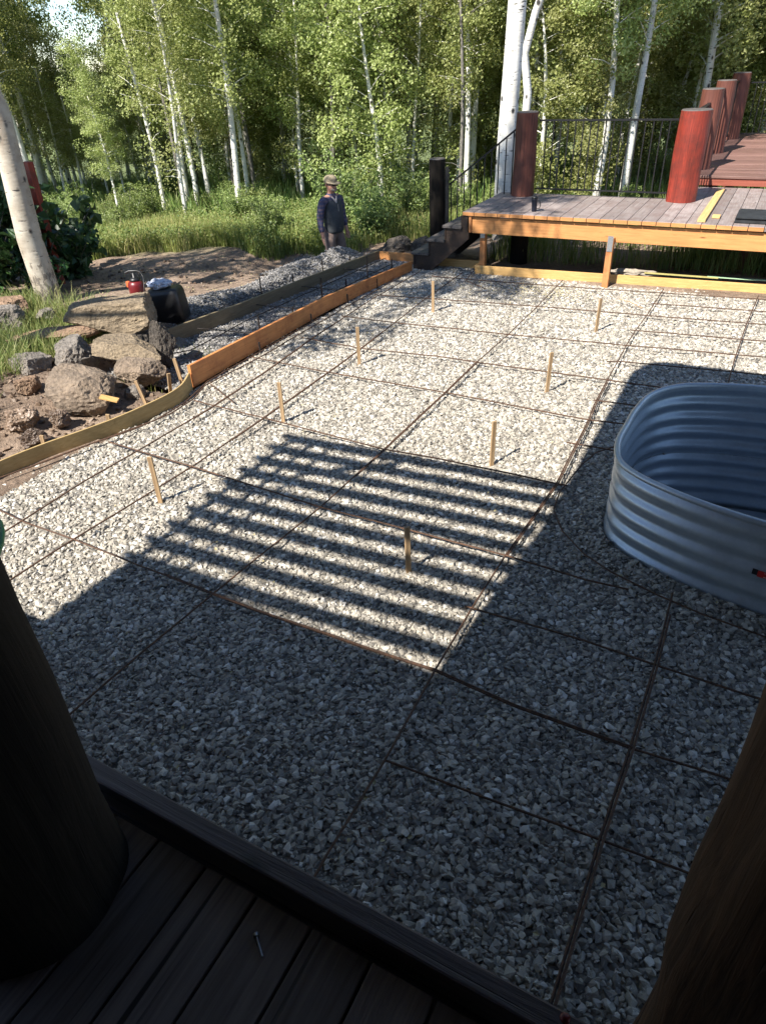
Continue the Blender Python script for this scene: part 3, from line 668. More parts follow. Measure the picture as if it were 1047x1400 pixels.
# ------------------------------------------------------------------ stock tank
def tank():
    loop = TANK
    P = [Vector((x, y, 0)) for x, y in loop]; n = len(P); D = []
    for i in range(n):
        p0, p1, p2, p3 = P[i-1], P[i], P[(i+1) % n], P[(i+2) % n]
        for j in range(8):
            t = j/8; D.append(.5*((2*p1) + (p2-p0)*t + (2*p0-5*p1+4*p2-p3)*t*t + (3*p1-p0-3*p2+p3)*t**3))
    m = len(D); nor = []
    for i in range(m):
        t = (D[(i+1) % m] - D[i-1]).normalized(); nor.append(Vector((t.y, -t.x, 0)))
    c = sum(D, Vector())/m
    if (D[0]-c).dot(nor[0]) < 0: nor = [-q for q in nor]
    base = (.77, 4.9, 0)
    t = empty('stock_tank', base, 'large corrugated galvanized metal tank standing in the shade at right', 'stock tank')
    rows = 240; Hh = 1.20; prof = []
    for i in range(rows+1):
        z = Hh*i/rows
        ph = ((1.17-z)/.135) % 1.0
        off = .027*(.5-.5*math.cos(2*PI*ph**.85)) if z < 1.17 else 0
        prof.append((off, z-.60))
    v = []; f = []
    for off, z in prof:
        for i in range(m): q = D[i] + nor[i]*(off-.026); v.append((q.x, q.y, z))
    for r in range(rows):
        for i in range(m): j = (i+1) % m; f.append((r*m+i, r*m+j, (r+1)*m+j, (r+1)*m+i))
    o = build(MB().add(v, f, .5, True), 'wall', 'galvanized_steel', t)
    so_ = o.modifiers.new('sheet', 'SOLIDIFY'); so_.thickness = .0025
    rim = MB(); pts = [D[i] + nor[i]*-.004 + Vector((0,0,.605)) for i in range(m)] ; pts = pts + [pts[0]]
    v = []; f = []; k = 12
    for i in range(m):
        for a in range(k):
            an = 2*PI*a/k; v.append(D[i] + nor[i]*(-.004 + .021*math.cos(an)) + Vector((0,0,.600+.021*math.sin(an))))
    for i in range(m):
        j = (i+1) % m
        for a in range(k): b = (a+1) % k; f.append((i*k+a, i*k+b, j*k+b, j*k+a))
    rim.add(v, f, .5, True); build(rim, 'rolled_rim', 'galvanized_steel', t)
    fl = [(q.x, q.y, -.56) for q in (D[i] - nor[i]*.02 for i in range(m))]
    build(MB().add(fl, [tuple(range(m))], .5), 'floor_panel', 'galvanized_steel', t)
    # red and black sticker on the near side
    def near_y(x):
        best = min((q for q in D if q.y < 4.9), key=lambda q: abs(q.x-x)); return best.y
    d = Vector((.5,-.11,0)).normalized(); y0 = near_y(.42)
    st = MB().beam((.39, near_y(.39)-0.0185, .262), (.62, near_y(.62)-0.018, .262), .004, .045, .5); s1 = build(st, 'red_sticker', 'sticker_red', t); s1['label'] = 'red and black sticker strip'
    build(MB().beam((.36, near_y(.36)-0.021, .268), (.39, near_y(.39)-0.02, .268), .004, .04, .5), 'black_sticker_end', 'black_plastic', s1)
    for z_ in (.275,.248):
        build(MB().beam((.41, near_y(.41)-0.0218, z_), (.60, near_y(.60)-0.0215, z_), .002, .004, .5), 'white_line', 'undershirt', s1)
tank()

# ------------------------------------------------------------------ far deck
def deck():
    t = empty('lower_deck', (-2, 11.8, 0), 'low grey-brown board deck on an orange beam beyond the gravel', 'deck')
    mb = MB(); x = -4.30; i = 0
    while x < 3.0:
        wd = .184; yb = 12.20 if x < -1.55 else 13.33
        mb.box(x, x+wd, 10.46 + random.uniform(-.006,.006), yb, .845, .90 + random.uniform(-.001,.001)); x += .190; i += 1
    build(mb, 'board_surface', 'deck_grey', t, .004)
    ends = MB(); x = -4.30
    while x < -.3:
        ends.box(x+.002, x+.182, 10.449, 10.4535, .848, .897); x += .190
    build(ends, 'cut_board_ends', 'cedar_x', t)
    b = MB(); b.box(-4.16, 3.0, 10.50, 10.54, .59, .825, .4); build(b, 'rim_beam', 'cedar_x', t, .004)
    b = MB(); b.box(-4.22, -4.163, 10.47, 10.56, .60, .842, .7); build(b, 'corner_trim', 'cedar_z', t, .004)
    b = MB(); b.box(-4.16, -4.12, 10.57, 12.1, .60, .84, .2)
    for xx in (-3.3,-2.5,-1.7,-.9,-.1,.7): b.box(xx, xx+.04, 10.55, 12.1, .62, .84)
    b.box(-4.16, 3, 12.105, 12.145, .6, .84, .3); build(b, 'joist_frame', 'stair_dark', t)
    # temporary props
    for (xx, yy, zz, lean, m_) in ((-2.02, 10.455, .60, .0, 'cedar_z'), (-4.02, 10.66, .62, 0, 'cedar_z')):
        p = MB(); p.beam((xx, yy, -.05), (xx+lean, yy, zz+.06), .088, .088, .5, up=(0,1,0)); q = build(p, 'support_post', m_, t, .004)
        g = MB(); g.beam((xx+lean, yy-.047, zz-.12), (xx+lean, yy-.047, zz+.09), .075, .004, .5, up=(0,1,0)); build(g, 'post_bracket', 'bracket_steel', q)
    p = MB().tube([(-3.72,11.55,-.4),(-3.72,11.55,.2),(-3.72,11.55,.84)], [.15,.145,.14], 20, r=.3, jit=.06); build(p, 'log_support', 'black_log_wood', t)
    p = MB().tube([(-.30,12.0,-.5),(-.30,12.0,.84)], [.10,.10], 20, r=.3, jit=.06); build(p, 'log_support', 'brown_log_wood', t)
deck()
def upper():
    t = empty('upper_deck', (1, 16, 0), 'raised reddish-brown deck one step above the lower deck at upper right', 'deck')
    mb = MB(); y = 13.34
    while y < 19.3: mb.box(-1.48, 6, y, y+.184, 1.03, 1.068+random.uniform(-.001,.001)); y += .190
    build(mb, 'board_surface', 'deck_red', t, .004)
    b = MB(); b.box(-1.48, 6, 13.36, 13.40, .92, 1.028, .4); build(b, 'riser_board', 'riser_red', t, .004)
    b = MB(); b.box(-1.46, -1.42, 13.4, 19.3, .8, 1.028, .3); b.box(-1.46, 6, 19.26, 19.30, .8, 1.028, .3); build(b, 'rim_beam', 'riser_red', t, .004)
    for x_, y_ in ((-1.2,14.4),(-1.2,19.0),(2.0,14.4),(2,19)):
        b = MB().tube([(x_, y_, gz(x_, y_)-.1), (x_, y_, 1.0)], .12, 16, jit=.05); build(b, 'log_support', 'brown_log_wood', t)
upper()
def logpost(name, x, y, z0, z1, r0_, r1_, m, label, lean=(0,0), group=None, flute=.09, n=48, cat='log post'):
    k = 14; pts = [(x+lean[0]*i/k, y+lean[1]*i/k, z0+(z1-z0)*i/k) for i in range(k+1)]
    rr = [r0_+(r1_-r0_)*i/k for i in range(k+1)]
    mb = MB().tube(pts, rr, n, r=.5, jit=flute); # split the cap from the side with a slight chamfer
    o = build(mb, name, m, at=(x, y, z0)); tag(o, label, cat, group)
    tp = [Vector(q) for q in mb.v[-n:]]; c = sum(tp, Vector())/n; cm = MB(); cv = [c + (q-c)*s_ + Vector((0,0,h)) for s_, h in ((.995,0),(.93,.012),(.5,.015)) for q in tp]
    cf = [(j*n+i, j*n+(i+1) % n, (j+1)*n+(i+1) % n, (j+1)*n+i) for j in range(2) for i in range(n)] + [tuple(2*n+i for i in range(n))]
    build(cm.add(cv, cf, .5, False), 'sawn_top', 'stair_grey' if z1 < 3 else m, o); return o
G1 = 'log posts of the deck railing'
logpost('log_post', -1.38,12.04,.902,2.10,.215,.212,'red_log_wood','fat bright red log post on the lower deck, nearest the wood plank',group=G1)
logpost('log_post', -3.86,12.0,.902,2.10,.185,.165,'brown_log_wood','dark red log post on the deck before the big white tree trunk',group=G1)
logpost('log_post', -5.41,11.98,-.35,1.42,.155,.14,'black_log_wood','dark brown log post at the foot of the deck stairs',group=G1)
logpost('log_post', -1.42,14.1,1.07,2.24,.19,.17,'post_brown','brown log post right behind the fat red one',group=G1)
logpost('log_post', -1.42,16.15,1.07,2.26,.19,.17,'post_brown','brown log post, third along the upper deck edge',group=G1)
logpost('log_post', -1.36,18.5,1.07,2.28,.20,.18,'post_brown','farthest brown log post of the upper deck edge',group=G1)
def railing(a, b, z0, z1, label, step=.112, group='black metal railings', posts=True):
    a = Vector(a); b = Vector(b); L = (b-a).length; d = (b-a)/L
    t = empty('metal_railing', ((a+b)/2)[:2] + (z0,) if False else ((a.x+b.x)/2, (a.y+b.y)/2, z0), label, 'railing', group)
    A0 = Vector((a.x, a.y, z0+.09)); B0 = Vector((b.x, b.y, z0+.09)); A1 = Vector((a.x, a.y, z1)); B1 = Vector((b.x, b.y, z1))
    build(MB().beam(A1, B1, .038, .026, .5), 'top_rail', 'black_metal', t); build(MB().beam(A0, B0, .030, .022, .5), 'bottom_rail', 'black_metal', t)
    n = int(L/step)
    for i in range(1, n):
        p = a + d*(L*i/n); build(MB().beam((p.x, p.y, z0+.095), (p.x, p.y, z1-.01), .016, .016, .5, up=(0,1,0)), 'baluster', 'black_metal', t)
    return t
railing((-3.68,12.08,0), (-1.60,12.08,0), .905, 1.98, 'black railing between the dark red post and the fat red post')
railing((-1.42,12.26,0), (-1.42,13.92,0), .98, 2.05, 'black railing between the fat red post and the brown post behind it')
railing((-1.42,14.30,0), (-1.42,15.96,0), 1.07, 2.14, 'black railing between the second and third posts of the upper deck edge')
railing((-1.42,16.36,0), (-1.38,18.30,0), 1.07, 2.14, 'black railing between the last two posts of the upper deck edge')
railing((-1.15,18.55,0), (3.0,18.9,0), 1.07, 2.10, 'black railing along the far side of the upper deck')
# stair railing (sloping)
t = empty('stair_railing', (-4.7,12.0,.2), 'sloping black railing beside the deck stairs', 'railing', 'black metal railings')
a = Vector((-5.22,12.0,1.0)); b = Vector((-4.02,12.04,1.88))
build(MB().beam(a, b, .038, .026, .5), 'top_rail', 'black_metal', t)
for i in range(10):
    p = a.lerp(b, (i+.5)/10); zb = max(.14, .12 + (p.x+5.3)*.72) if p.x < -4.35 else .9
    build(MB().beam((p.x, p.y, zb), (p.x, p.y, p.z-.01), .016, .016, .5, up=(0,1,0)), 'baluster', 'black_metal', t)
build(MB().beam((-5.18,11.88,-.3), (-5.18,11.88,1.32), .05, .05, .5, up=(0,1,0)), 'steel_post', 'black_metal', t)
# stairs
t = empty('deck_stairs', (-4.8,11.2,0), 'dark wooden stairs going down from the left side of the deck', 'stairs')
for (x0, x1, z) in ((-4.63,-4.31,.69),(-4.91,-4.60,.47),(-5.19,-4.88,.25)):
    tr = MB(); tr.box(x0, x0+.152, 10.43, 11.92, z-.04, z); tr.box(x0+.158, x1, 10.43, 11.92, z-.04, z); build(tr, 'tread', 'stair_grey', t, .004)
    build(MB().box(x0+.03, x0+.05, 10.46, 11.9, z-.20, z-.042, .3), 'riser', 'stair_dark', t)
for y_ in (10.47, 11.86):
    v = []; out = [(-4.20,.84),(-4.33,.84),(-4.33,.647),(-4.61,.647),(-4.61,.427),(-4.89,.427),(-4.89,.207),(-5.17,.207),(-5.17,-.12),(-4.95,-.12),(-4.2,.50)]
    for yy in (y_, y_+.045): v += [(p[0], yy, p[1]) for p in out]
    n = len(out); f = [tuple(range(n)), tuple(range(2*n-1, n-1, -1))] + [(i, i+n, (i+1) % n+n, (i+1) % n) for i in range(n)]
    build(MB().add(v, f, .5), 'stringer', 'stair_dark', t)

# things on the deck
t = empty('insulated_mug', (-3.26,10.73,.902), 'dark tall travel mug standing near the front edge of the deck', 'mug')
build(MB().lathe([(.034,0),(.036,.01),(.044,.17),(.045,.18)], (-3.26,10.73,.902), 24, .5), 'cup', 'mug_navy', t)
build(MB().lathe([(.047,.18),(.047,.20),(.02,.206),(.018,.215)], (-3.26,10.73,.902), 24, .5), 'lid', 'black_plastic', t)
build(MB().tube([(-3.218,10.73,1.05),(-3.18,10.73,1.05),(-3.168,10.73,1.0),(-3.18,10.73,.95),(-3.222,10.73,.945)], .007, 8), 'handle', 'black_plastic', t)
o = build(MB().beam((-.90,10.56,.922), (-.90,12.95,.922), .10, .038, .5), 'loose_plank', 'plank_light', bevel=.003, at=(-.9,11.7,.903)); tag(o, 'light new wood plank lying on the deck beside the fat red post', 'plank')
o = build(MB().box(-.80,-.70,10.85,10.97,.904,.935,.5, Matrix.Identity(4)), 'wood_scrap', 'plank_light', bevel=.003, at=(-.75,10.9,.904)); tag(o, 'small wood offcut beside the light plank on the deck', 'offcut')
o = build(MB().box(-.50,1.2,10.62,11.22,.905,.965,.5), 'rubber_mat', 'mat_black', bevel=.006, at=(.3,10.9,.905)); tag(o, 'thick black ribbed mat lying at the right end of the deck', 'mat')
for k in range(4):
    o2 = build(MB().box(-.49+k*.42, -.09+k*.42, 10.60, 11.24, .966, .972, .5), 'ridge_panel', 'mat_black', o)
# things behind the form board
mb = MB(); bm = bmesh.new(); bmesh.ops.create_icosphere(bm, subdivisions=4, radius=1)
for vv in bm.verts:
    p = vv.co.copy(); d = 1 + .55*noise.noise(p*1.7+Vector((3,1,2))) + .35*noise.noise(p*4.1); vv.co = Vector((p.x*.27*d, p.y*.055*d, p.z*.055*d))
mb.add([(v_.co.x-1.72, v_.co.y+10.86, v_.co.z+.10) for v_ in bm.verts], [tuple(q.index for q in f_.verts) for f_ in bm.faces], .5, True); bm.free()
o = build(mb, 'work_glove', 'glove_leather', at=(-1.7,10.85,.05)); tag(o, 'crumpled grey work glove behind the long form board', 'glove')
o = build(MB().beam((-1.55,10.83,.118), (-.55,10.87,.118), .045, .012, .5), 'yellow_strip', 'yellow_paint', at=(-1,10.85,.11)); tag(o, 'flat yellow strip lying along the top of the long form board', 'strip')
o = build(MB().beam((-.7,10.90,.12), (.7,10.98,.12), .05, .012, .5), 'pale_strip', 'pale_green_paint', at=(0,10.9,.11)); tag(o, 'flat pale green strip lying at the right end of the long form board', 'strip')
# machine just seen under the deck
t = empty('red_machine', (.35,12.9,-.2), 'orange-red machine partly visible under the right end of the deck', 'machine')
b = MB().box(.0,.9,12.8,13.2,.24,.50,.5); build(b, 'body', 'orange_paint', t, .04)
build(MB().tube([(.25,12.77,.40),(.33,12.77,.44),(.41,12.77,.40),(.45,12.77,.44)], .022, 8), 'handle', 'black_plastic', t)
build(MB().tube([(.1,12.85,.3),(.05,12.85,-.35)], .018, 8), 'leg', 'grey_steel', t); build(MB().tube([(.5,12.85,.3),(.46,12.85,-.35)], .018, 8), 'leg', 'grey_steel', t)
t = empty('tool_handle', (-.75,12.6,-.3), 'pale green garden tool under the deck, left of the orange machine', 'garden tool')
build(MB().tube([(-.75,12.6,-.35),(-.75,12.6,.45)], .02, 8), 'shaft', 'pale_green_paint', t); build(MB().beam((-.88,12.6,.45), (-.62,12.6,.45), .05, .05, .5), 'head', 'orange_paint', t)

# ------------------------------------------------------------------ porch where the photographer stands
def porch():
    t = empty('porch_deck', (0,-1,1.2), 'dark stained porch floor of wide boards with a raised edge strip in the foreground', 'porch')
    mb = MB(); x = -6.04
    while x < 3.2:
        mb.box(x, x+.157, -3.2, .585, 1.212, 1.25 + random.uniform(-.0015,.0015)); x += .165
    build(mb, 'floor_boards', 'porch_wood_y', t, .004)
    build(MB().box(-6.04, 3.2, .612, .668, 1.20, 1.312, .5), 'edge_strip', 'porch_wood_x', t, .006)
    build(MB().box(-6.02, 3.18, .602, .640, .95, 1.197, .2), 'rim_beam', 'porch_wood_x', t, .004)
    for xx in (-5.5,-3.0,-.5,2.0): build(MB().box(xx, xx+.14, .44, .58, -.12, 1.208, .2), 'support_post', 'dark_log_wood', t)
porch()
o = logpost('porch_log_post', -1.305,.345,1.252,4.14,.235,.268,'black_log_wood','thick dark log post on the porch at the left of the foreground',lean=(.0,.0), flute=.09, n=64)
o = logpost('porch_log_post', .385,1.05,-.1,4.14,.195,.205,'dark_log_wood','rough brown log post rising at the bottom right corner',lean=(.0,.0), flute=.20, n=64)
hp = [(-1.305+.265*math.cos(a), .345+.265*math.sin(a), 2.262+.02*math.sin(2*a)) for a in np.linspace(0, 2*PI, 40)]
o = build(MB().tube(hp, .006, 10), 'garden_hose', 'green_plastic', at=(-1.305,.345,2.2)); tag(o, 'bright green hose wound round the dark post at the left picture edge', 'hose')

# screw, needles
o = build(MB().tube([(-.705,.505,1.256),(-.665,.475,1.256)], .003, 6).tube([(-.71,.509,1.256),(-.704,.504,1.256)], .007, 8), 'loose_screw', 'grey_steel', at=(-.69,.49,1.254)); tag(o, 'small shiny screw lying on the dark porch boards', 'screw')
mb = MB()
for a in (-.5,-.15,.2,.5): mb.tube([(-1.36,.165,1.254),(-1.36+.09*math.cos(a+1.9),.165+.09*math.sin(a+1.9),1.262)], .0009, 4)
o = build(mb, 'pine_needles', 'straw', at=(-1.36,.165,1.254)); tag(o, 'few thin dry needles on the dark porch boards at bottom left', 'needles')
o = build(MB().lathe([(.010,0),(.011,.004),(.007,.008)], (-.005,.645,1.331), 14, .5), 'push_pin', 'red_plastic', at=(-.005,.645,1.331)); tag(o, 'tiny red pin head on the porch edge strip at the bottom', 'pin')

# house behind and over the camera; its roof throws the large shade and the striped shadow
t = empty('log_house', (0,-4,0), 'dark log house behind the porch whose slatted roof shades the gravel', 'house')
zr = 4.2; k = zr/math.tan(EL); ox, oy = -SD.x*k, -SD.y*k
def slab(pts, z0, z1):
    n = len(pts); v = [(x, y, z0) for x, y in pts] + [(x, y, z1) for x, y in pts]
    return v, [tuple(range(n-1,-1,-1)), tuple(range(n, 2*n))] + [(i, (i+1) % n, (i+1) % n+n, i+n) for i in range(n)]
X1, Y1 = -1.03+ox, 7.62+oy; R = .30
arc = [(X1+R-R*math.cos(a), Y1-R+R*math.sin(a)) for a in np.linspace(0, PI/2, 9)]
pts = [(X1-.13, -6), (X1-.13, 2.5+oy), (X1-.02, 4.2+oy)] + arc + [(7, Y1+.25), (7, -6)]
v, f = slab(pts[::-1], zr, zr+.22); build(MB().add(v, f, .5), 'porch_roof', 'shingle_dark', t)
XL = -3.66+ox; YS = 2.42+oy
v, f = slab([(XL-.3, -6), (X1-.133, -6), (X1-.133, YS), (XL, YS)], zr, zr+.10); build(MB().add(v, f, .5), 'side_roof', 'shingle_dark', t)
for i in range(10):
    yl = 4.575-.229*i+oy; yr = 4.745-.233*i+oy; d = .03; xe = X1-.004-(.13 if i > 6 else .05 if i > 2 else 0)
    tip = MB(); x0, x1 = XL-.10, xe
    sl = (yr-yl)/(x1-x0); w_ = .118
    P = [(x0, yl+.03), (x0+.16, yl-w_/2+sl*.13+.0), (x1, yr-w_/2), (x1, yr+w_/2), (x0+.0, yl+w_/2)]
    v, f = slab(P, zr+.001, zr+.039); build(tip.add(v, f, .5), 'roof_slat', 'cedar_x', t)
for xx, ww in ((-3.60,.045),(-3.375,.035),(-3.175,.025)):
    b = MB().box(xx+ox-ww/2, xx+ox+ww/2, YS+.002, 4.60+oy, zr-.09, zr-.001, .5); build(b, 'roof_purlin', 'cedar_y', t)
b = MB().beam((-2.45+ox,4.60+oy,zr-.03), (-3.15+ox,4.12+oy,zr-.03), .06, .05, .5); build(b, 'roof_brace', 'cedar_y', t)
build(MB().box(-6.2, 6.5, -3.45, -3.21, -.1, 4.19, .5), 'back_wall', 'siding', t)
build(MB().box(3.21, 3.45, -3.2, .5, -.1, 4.19, .5), 'side_wall', 'siding', t)
build(MB().box(-6.2, -6.05, -3.2, -2.4, -.1, 4.19, .5), 'side_wall', 'siding', t)

# ------------------------------------------------------------------ rocks and things beside the walkway
def rock(x, y, z, sx, sy, sz, rz, m, label, seed, tilt=(0,0), name='boulder', group='rocks stacked beside the walkway', cuts=16, rough=.10, cat='rock'):
    bm = bmesh.new(); bmesh.ops.create_icosphere(bm, subdivisions=5, radius=1)
    rr = random.Random(seed); planes = []
    for _ in range(cuts):
        n = Vector((rr.gauss(0,1), rr.gauss(0,1), rr.gauss(0,1))).normalized(); planes.append((n, rr.uniform(.50,.74)))
    planes.append((Vector((0,0,1)), rr.uniform(.55,.75))); planes.append((Vector((0,0,-1)), .6))
    for vtx in bm.verts:
        p = vtx.co.copy()
        for n, d in planes:
            e = p.dot(n)-d
            if e > 0: p -= n*e
        q = p*2.1 + Vector((seed*3.1, seed, 0))
        p += vtx.co*(rough*.6*noise.noise(q) + rough*.5*noise.noise(q*2.7) + rough*.45*noise.noise(q*6.3) + rough*.2*noise.noise(q*15))
        vtx.co = p
    M = Matrix.Rotation(rz, 4, 'Z') @ Matrix.Rotation(tilt[0], 4, 'X') @ Matrix.Rotation(tilt[1], 4, 'Y') @ Matrix.Diagonal((sx*.62, sy*.62, sz*.78, 1))
    bm.transform(M); me = bpy.data.meshes.new(name); bm.to_mesh(me); bm.free()
    me.materials.append(MATS[m]); o = bpy.data.objects.new(name, me); C.objects.link(o); o.location = (x, y, z); tag(o, label, cat, group); return o
rock(-7.02,5.80,.44, 1.02,.72,.36, .45,'rock_tan','big flat tan slab topmost in the stack beside the black container',3,(.06,-.06),'stone_slab',cuts=8,rough=.07)
rock(-6.30,5.18,.27, .86,.50,.26, .35,'rock_tan','tan slab directly under the topmost big slab',12,(0,.06),'stone_slab',cuts=8,rough=.07)
rock(-7.60,5.28,.27, .95,.30,.15, .55,'rock_orange','long thin orange-brown slab lying left over two boulders',21,(0,-.05),'stone_slab',cuts=6,rough=.08)
rock(-6.92,5.00,.19, .56,.46,.42, .2,'rock_grey','squarish grey boulder under the right end of the thin slab',5)
rock(-7.22,4.60,.14, .50,.44,.40, 1.0,'rock_grey','pale grey rounded boulder at the left among the grass',8)
rock(-6.10,4.36,.17, .86,.60,.44, .4,'rock_warm','largest rough grey-brown boulder lowest at the front of the pile',17,(.1,.1),cuts=16,rough=.09)
rock(-5.93,5.02,.12, .46,.40,.36, .9,'rock_warm','small rusty-brown boulder tucked under the tan slab',31)
rock(-6.12,5.60,.20, .30,.34,.62, .3,'rock_dark','upright dark brown stone at the near end of the grey board',14,(0,0))
rock(-6.55,5.55,.10, .7,.5,.4, .3,'rock_dark','dark stone in the shade beneath both big slabs',15,(0,0))
rock(-6.20,3.62,.12, .34,.28,.24, .3,'soil_clod','brown lump of packed soil below the largest boulder',41,name='soil_lump',rough=.2,group='soil lumps',cat='soil lump')
rock(-5.90,3.86,.08, .24,.20,.18, 1.3,'soil_clod','small soil lump right against the largest boulder',43,name='soil_lump',rough=.2,group='soil lumps',cat='soil lump')
rock(-5.85,3.50,.07, .30,.16,.16, .8,'soil_clod','small soil lump close to the curved board',46,name='soil_lump',rough=.2,group='soil lumps',cat='soil lump')
for i, (x, y, s_, lb) in enumerate(((-9.0,5.75,.34,'stone at the foot of the leaning white trunk, farthest right of the low pile'),(-9.35,5.45,.38,'largest stone of the low pile at the left edge by the trunk'),(-9.6,5.85,.30,'stone at the back of the low pile by the trunk'),(-8.6,5.3,.42,'mossy stone half hidden in grass before the trunk'),(-9.75,5.2,.28,'small stone at the far left of the low pile'),(-8.35,5.75,.22,'small stone between the trunk and the big slab'))):
    rock(x, y, gz(x, y)+s_*.3+.05, s_*1.2, s_, s_*.85, i*1.1, 'rock_grey' if i % 2 else 'rock_orange', lb, 50+i, group='small stones by the tree trunk', cuts=9)
rock(-5.75,12.0,-.05, .5,.36,.32, .3,'rock_dark','dark boulder by the foot of the stairs, next to the log post',61,group='rocks by the stairs')
rock(-6.25,12.1,-.10, .6,.4,.36, .1,'rock_dark','dark boulder left of the stairs behind the short end board',62,group='rocks by the stairs')
for i, (x, y, s_, lb) in enumerate(((-6.62,4.62,.24,'fist-sized stone wedged between the squarish and the largest boulder'),(-5.78,4.72,.20,'small stone in front of the rusty-brown boulder'),(-6.75,4.15,.26,'brownish stone left of the largest boulder'),(-7.6,4.2,.28,'half-buried stone lowest at the left by the grass'),(-6.05,5.95,.24,'stone at the foot of the upright dark stone'),(-7.75,4.85,.22,'small stone left of the pale grey boulder'),(-6.45,3.35,.22,'stone in the soil nearest the left picture edge'),(-6.5,6.2,.26,'small stone between the top slab and the black container'))):
    rock(x, y, gz(x, y)+s_*.25, s_*1.2, s_, s_*.8, i*1.3, ['rock_warm','rock_grey','rock_orange'][i % 3], lb, 80+i, group='small stones in the pile', cuts=12)
# sprayer
bx, by, bz = -8.0, 7.10, gz(-8.0, 7.10)-.06
t = empty('pump_sprayer', (bx,by,bz), 'red pump sprayer tank with black top and hose behind the black container', 'sprayer')
build(MB().lathe([(.12,0),(.135,.02),(.135,.10),(.128,.13),(.135,.16),(.135,.30),(.115,.35),(.08,.37)], (bx,by,bz), 28, .5), 'tank', 'red_plastic', t)
build(MB().lathe([(.085,.365),(.09,.38),(.09,.40),(.05,.42),(.028,.43),(.028,.50)], (bx,by,bz), 24, .5), 'collar', 'black_plastic', t)
build(MB().tube([(bx-.13,by-.06,bz+.50),(bx-.06,by-.03,bz+.53),(bx+.06,by+.03,bz+.53),(bx+.13,by+.06,bz+.50)], .018, 10), 'handle', 'black_plastic', t)
build(MB().tube([(bx+.06,by,bz+.41),(bx+.16,by+.02,bz+.52),(bx+.22,by,bz+.44),(bx+.24,by-.05,bz+.30),(bx+.36,by-.2,bz+.2),(bx+.50,by-.45,bz+.12),(bx+.62,by-.75,bz+.08)], .008, 8), 'hose', 'black_plastic', t)
build(MB().box(bx-.21,bx-.13,by-.03,by+.03,bz+.24,bz+.34,.5), 'orange_nozzle', 'orange_paint', t, .01)
t.scale = (.84,.84,.84)
bx, by, bz = -6.93, 6.62, gz(-6.93, 6.62)-.02
t = empty('plastic_container', (bx,by,bz), 'squat black plastic container at the near end of the grey board', 'container')
Mr = Matrix.Translation((bx,by,bz)) @ Matrix.Rotation(.42,4,'Z') @ Matrix.Rotation(-.06,4,'Y')
v = []; f = []
sec = [(.225,.17,0,.03),(.235,.18,.02,.05),(.235,.18,.20,.06),(.228,.172,.36,.06),(.215,.16,.405,.07),(.19,.14,.425,.06)]
n = 32
for (a, b_, z, r_) in sec:
    for i in range(n):
        an = 2*PI*i/n; cx, cy = math.cos(an), math.sin(an); e = .32
        v.append(Mr @ Vector((a*math.copysign(abs(cx)**e, cx), b_*math.copysign(abs(cy)**e, cy), z)))
for j in range(len(sec)-1):
    for i in range(n): i2 = (i+1) % n; f.append((j*n+i, j*n+i2, (j+1)*n+i2, (j+1)*n+i))
f.append(tuple(range(n-1,-1,-1))); f.append(tuple((len(sec)-1)*n+i for i in range(n)))
build(MB().add(v, f, .5, True), 'body', 'black_plastic', t)
build(MB().tube([Mr @ Vector(q) for q in ((-.24,.0,.36),(-.27,-.03,.30),(-.26,-.05,.14),(-.24,-.04,.03))], .012, 8), 'strap', 'glove_leather', t)
build(MB().tube([Mr @ Vector(q) for q in ((-.16,.02,.42),(-.14,.02,.48),(-.02,.02,.49),(.02,.02,.42))], .016, 8), 'handle', 'black_plastic', t)
rg = MB(); 
bm = bmesh.new(); bmesh.ops.create_icosphere(bm, subdivisions=4, radius=1)
for vv in bm.verts:
    p = vv.co; d = 1 + .5*noise.noise(p*2.2) + .25*noise.noise(p*6)
    vv.co = Vector((p.x*.15*d, p.y*.12*d, p.z*.055*d + .03*noise.noise(p*4)))
me = bpy.data.meshes.new('rag'); bm.to_mesh(me); bm.free(); me.polygons.foreach_set('use_smooth', np.ones(len(me.polygons), bool)); me.materials.append(MATS['rag_cloth'])
o = bpy.data.objects.new('rag', me); C.objects.link(o); o.location = Mr @ Vector((-.05,.03,.475)); tag(o, 'crumpled white and blue rag lying on top of the black container', 'rag')
# red marker post far left
t = empty('red_wooden_post', (-10.5,7.75,gz(-10.5,7.75)), 'red painted wooden post with a crossbar behind the leaning tree trunk', 'post')
build(MB().beam((-10.10,7.42,-.1), (-10.04,7.45,1.88), .13, .10, .5, up=(0,1,0)), 'upright', 'red_log_wood', t, .006)
build(MB().beam((-10.75,7.10,1.62), (-10.11,7.42,1.62), .06, .09, .5), 'crossbar', 'red_log_wood', t, .005)

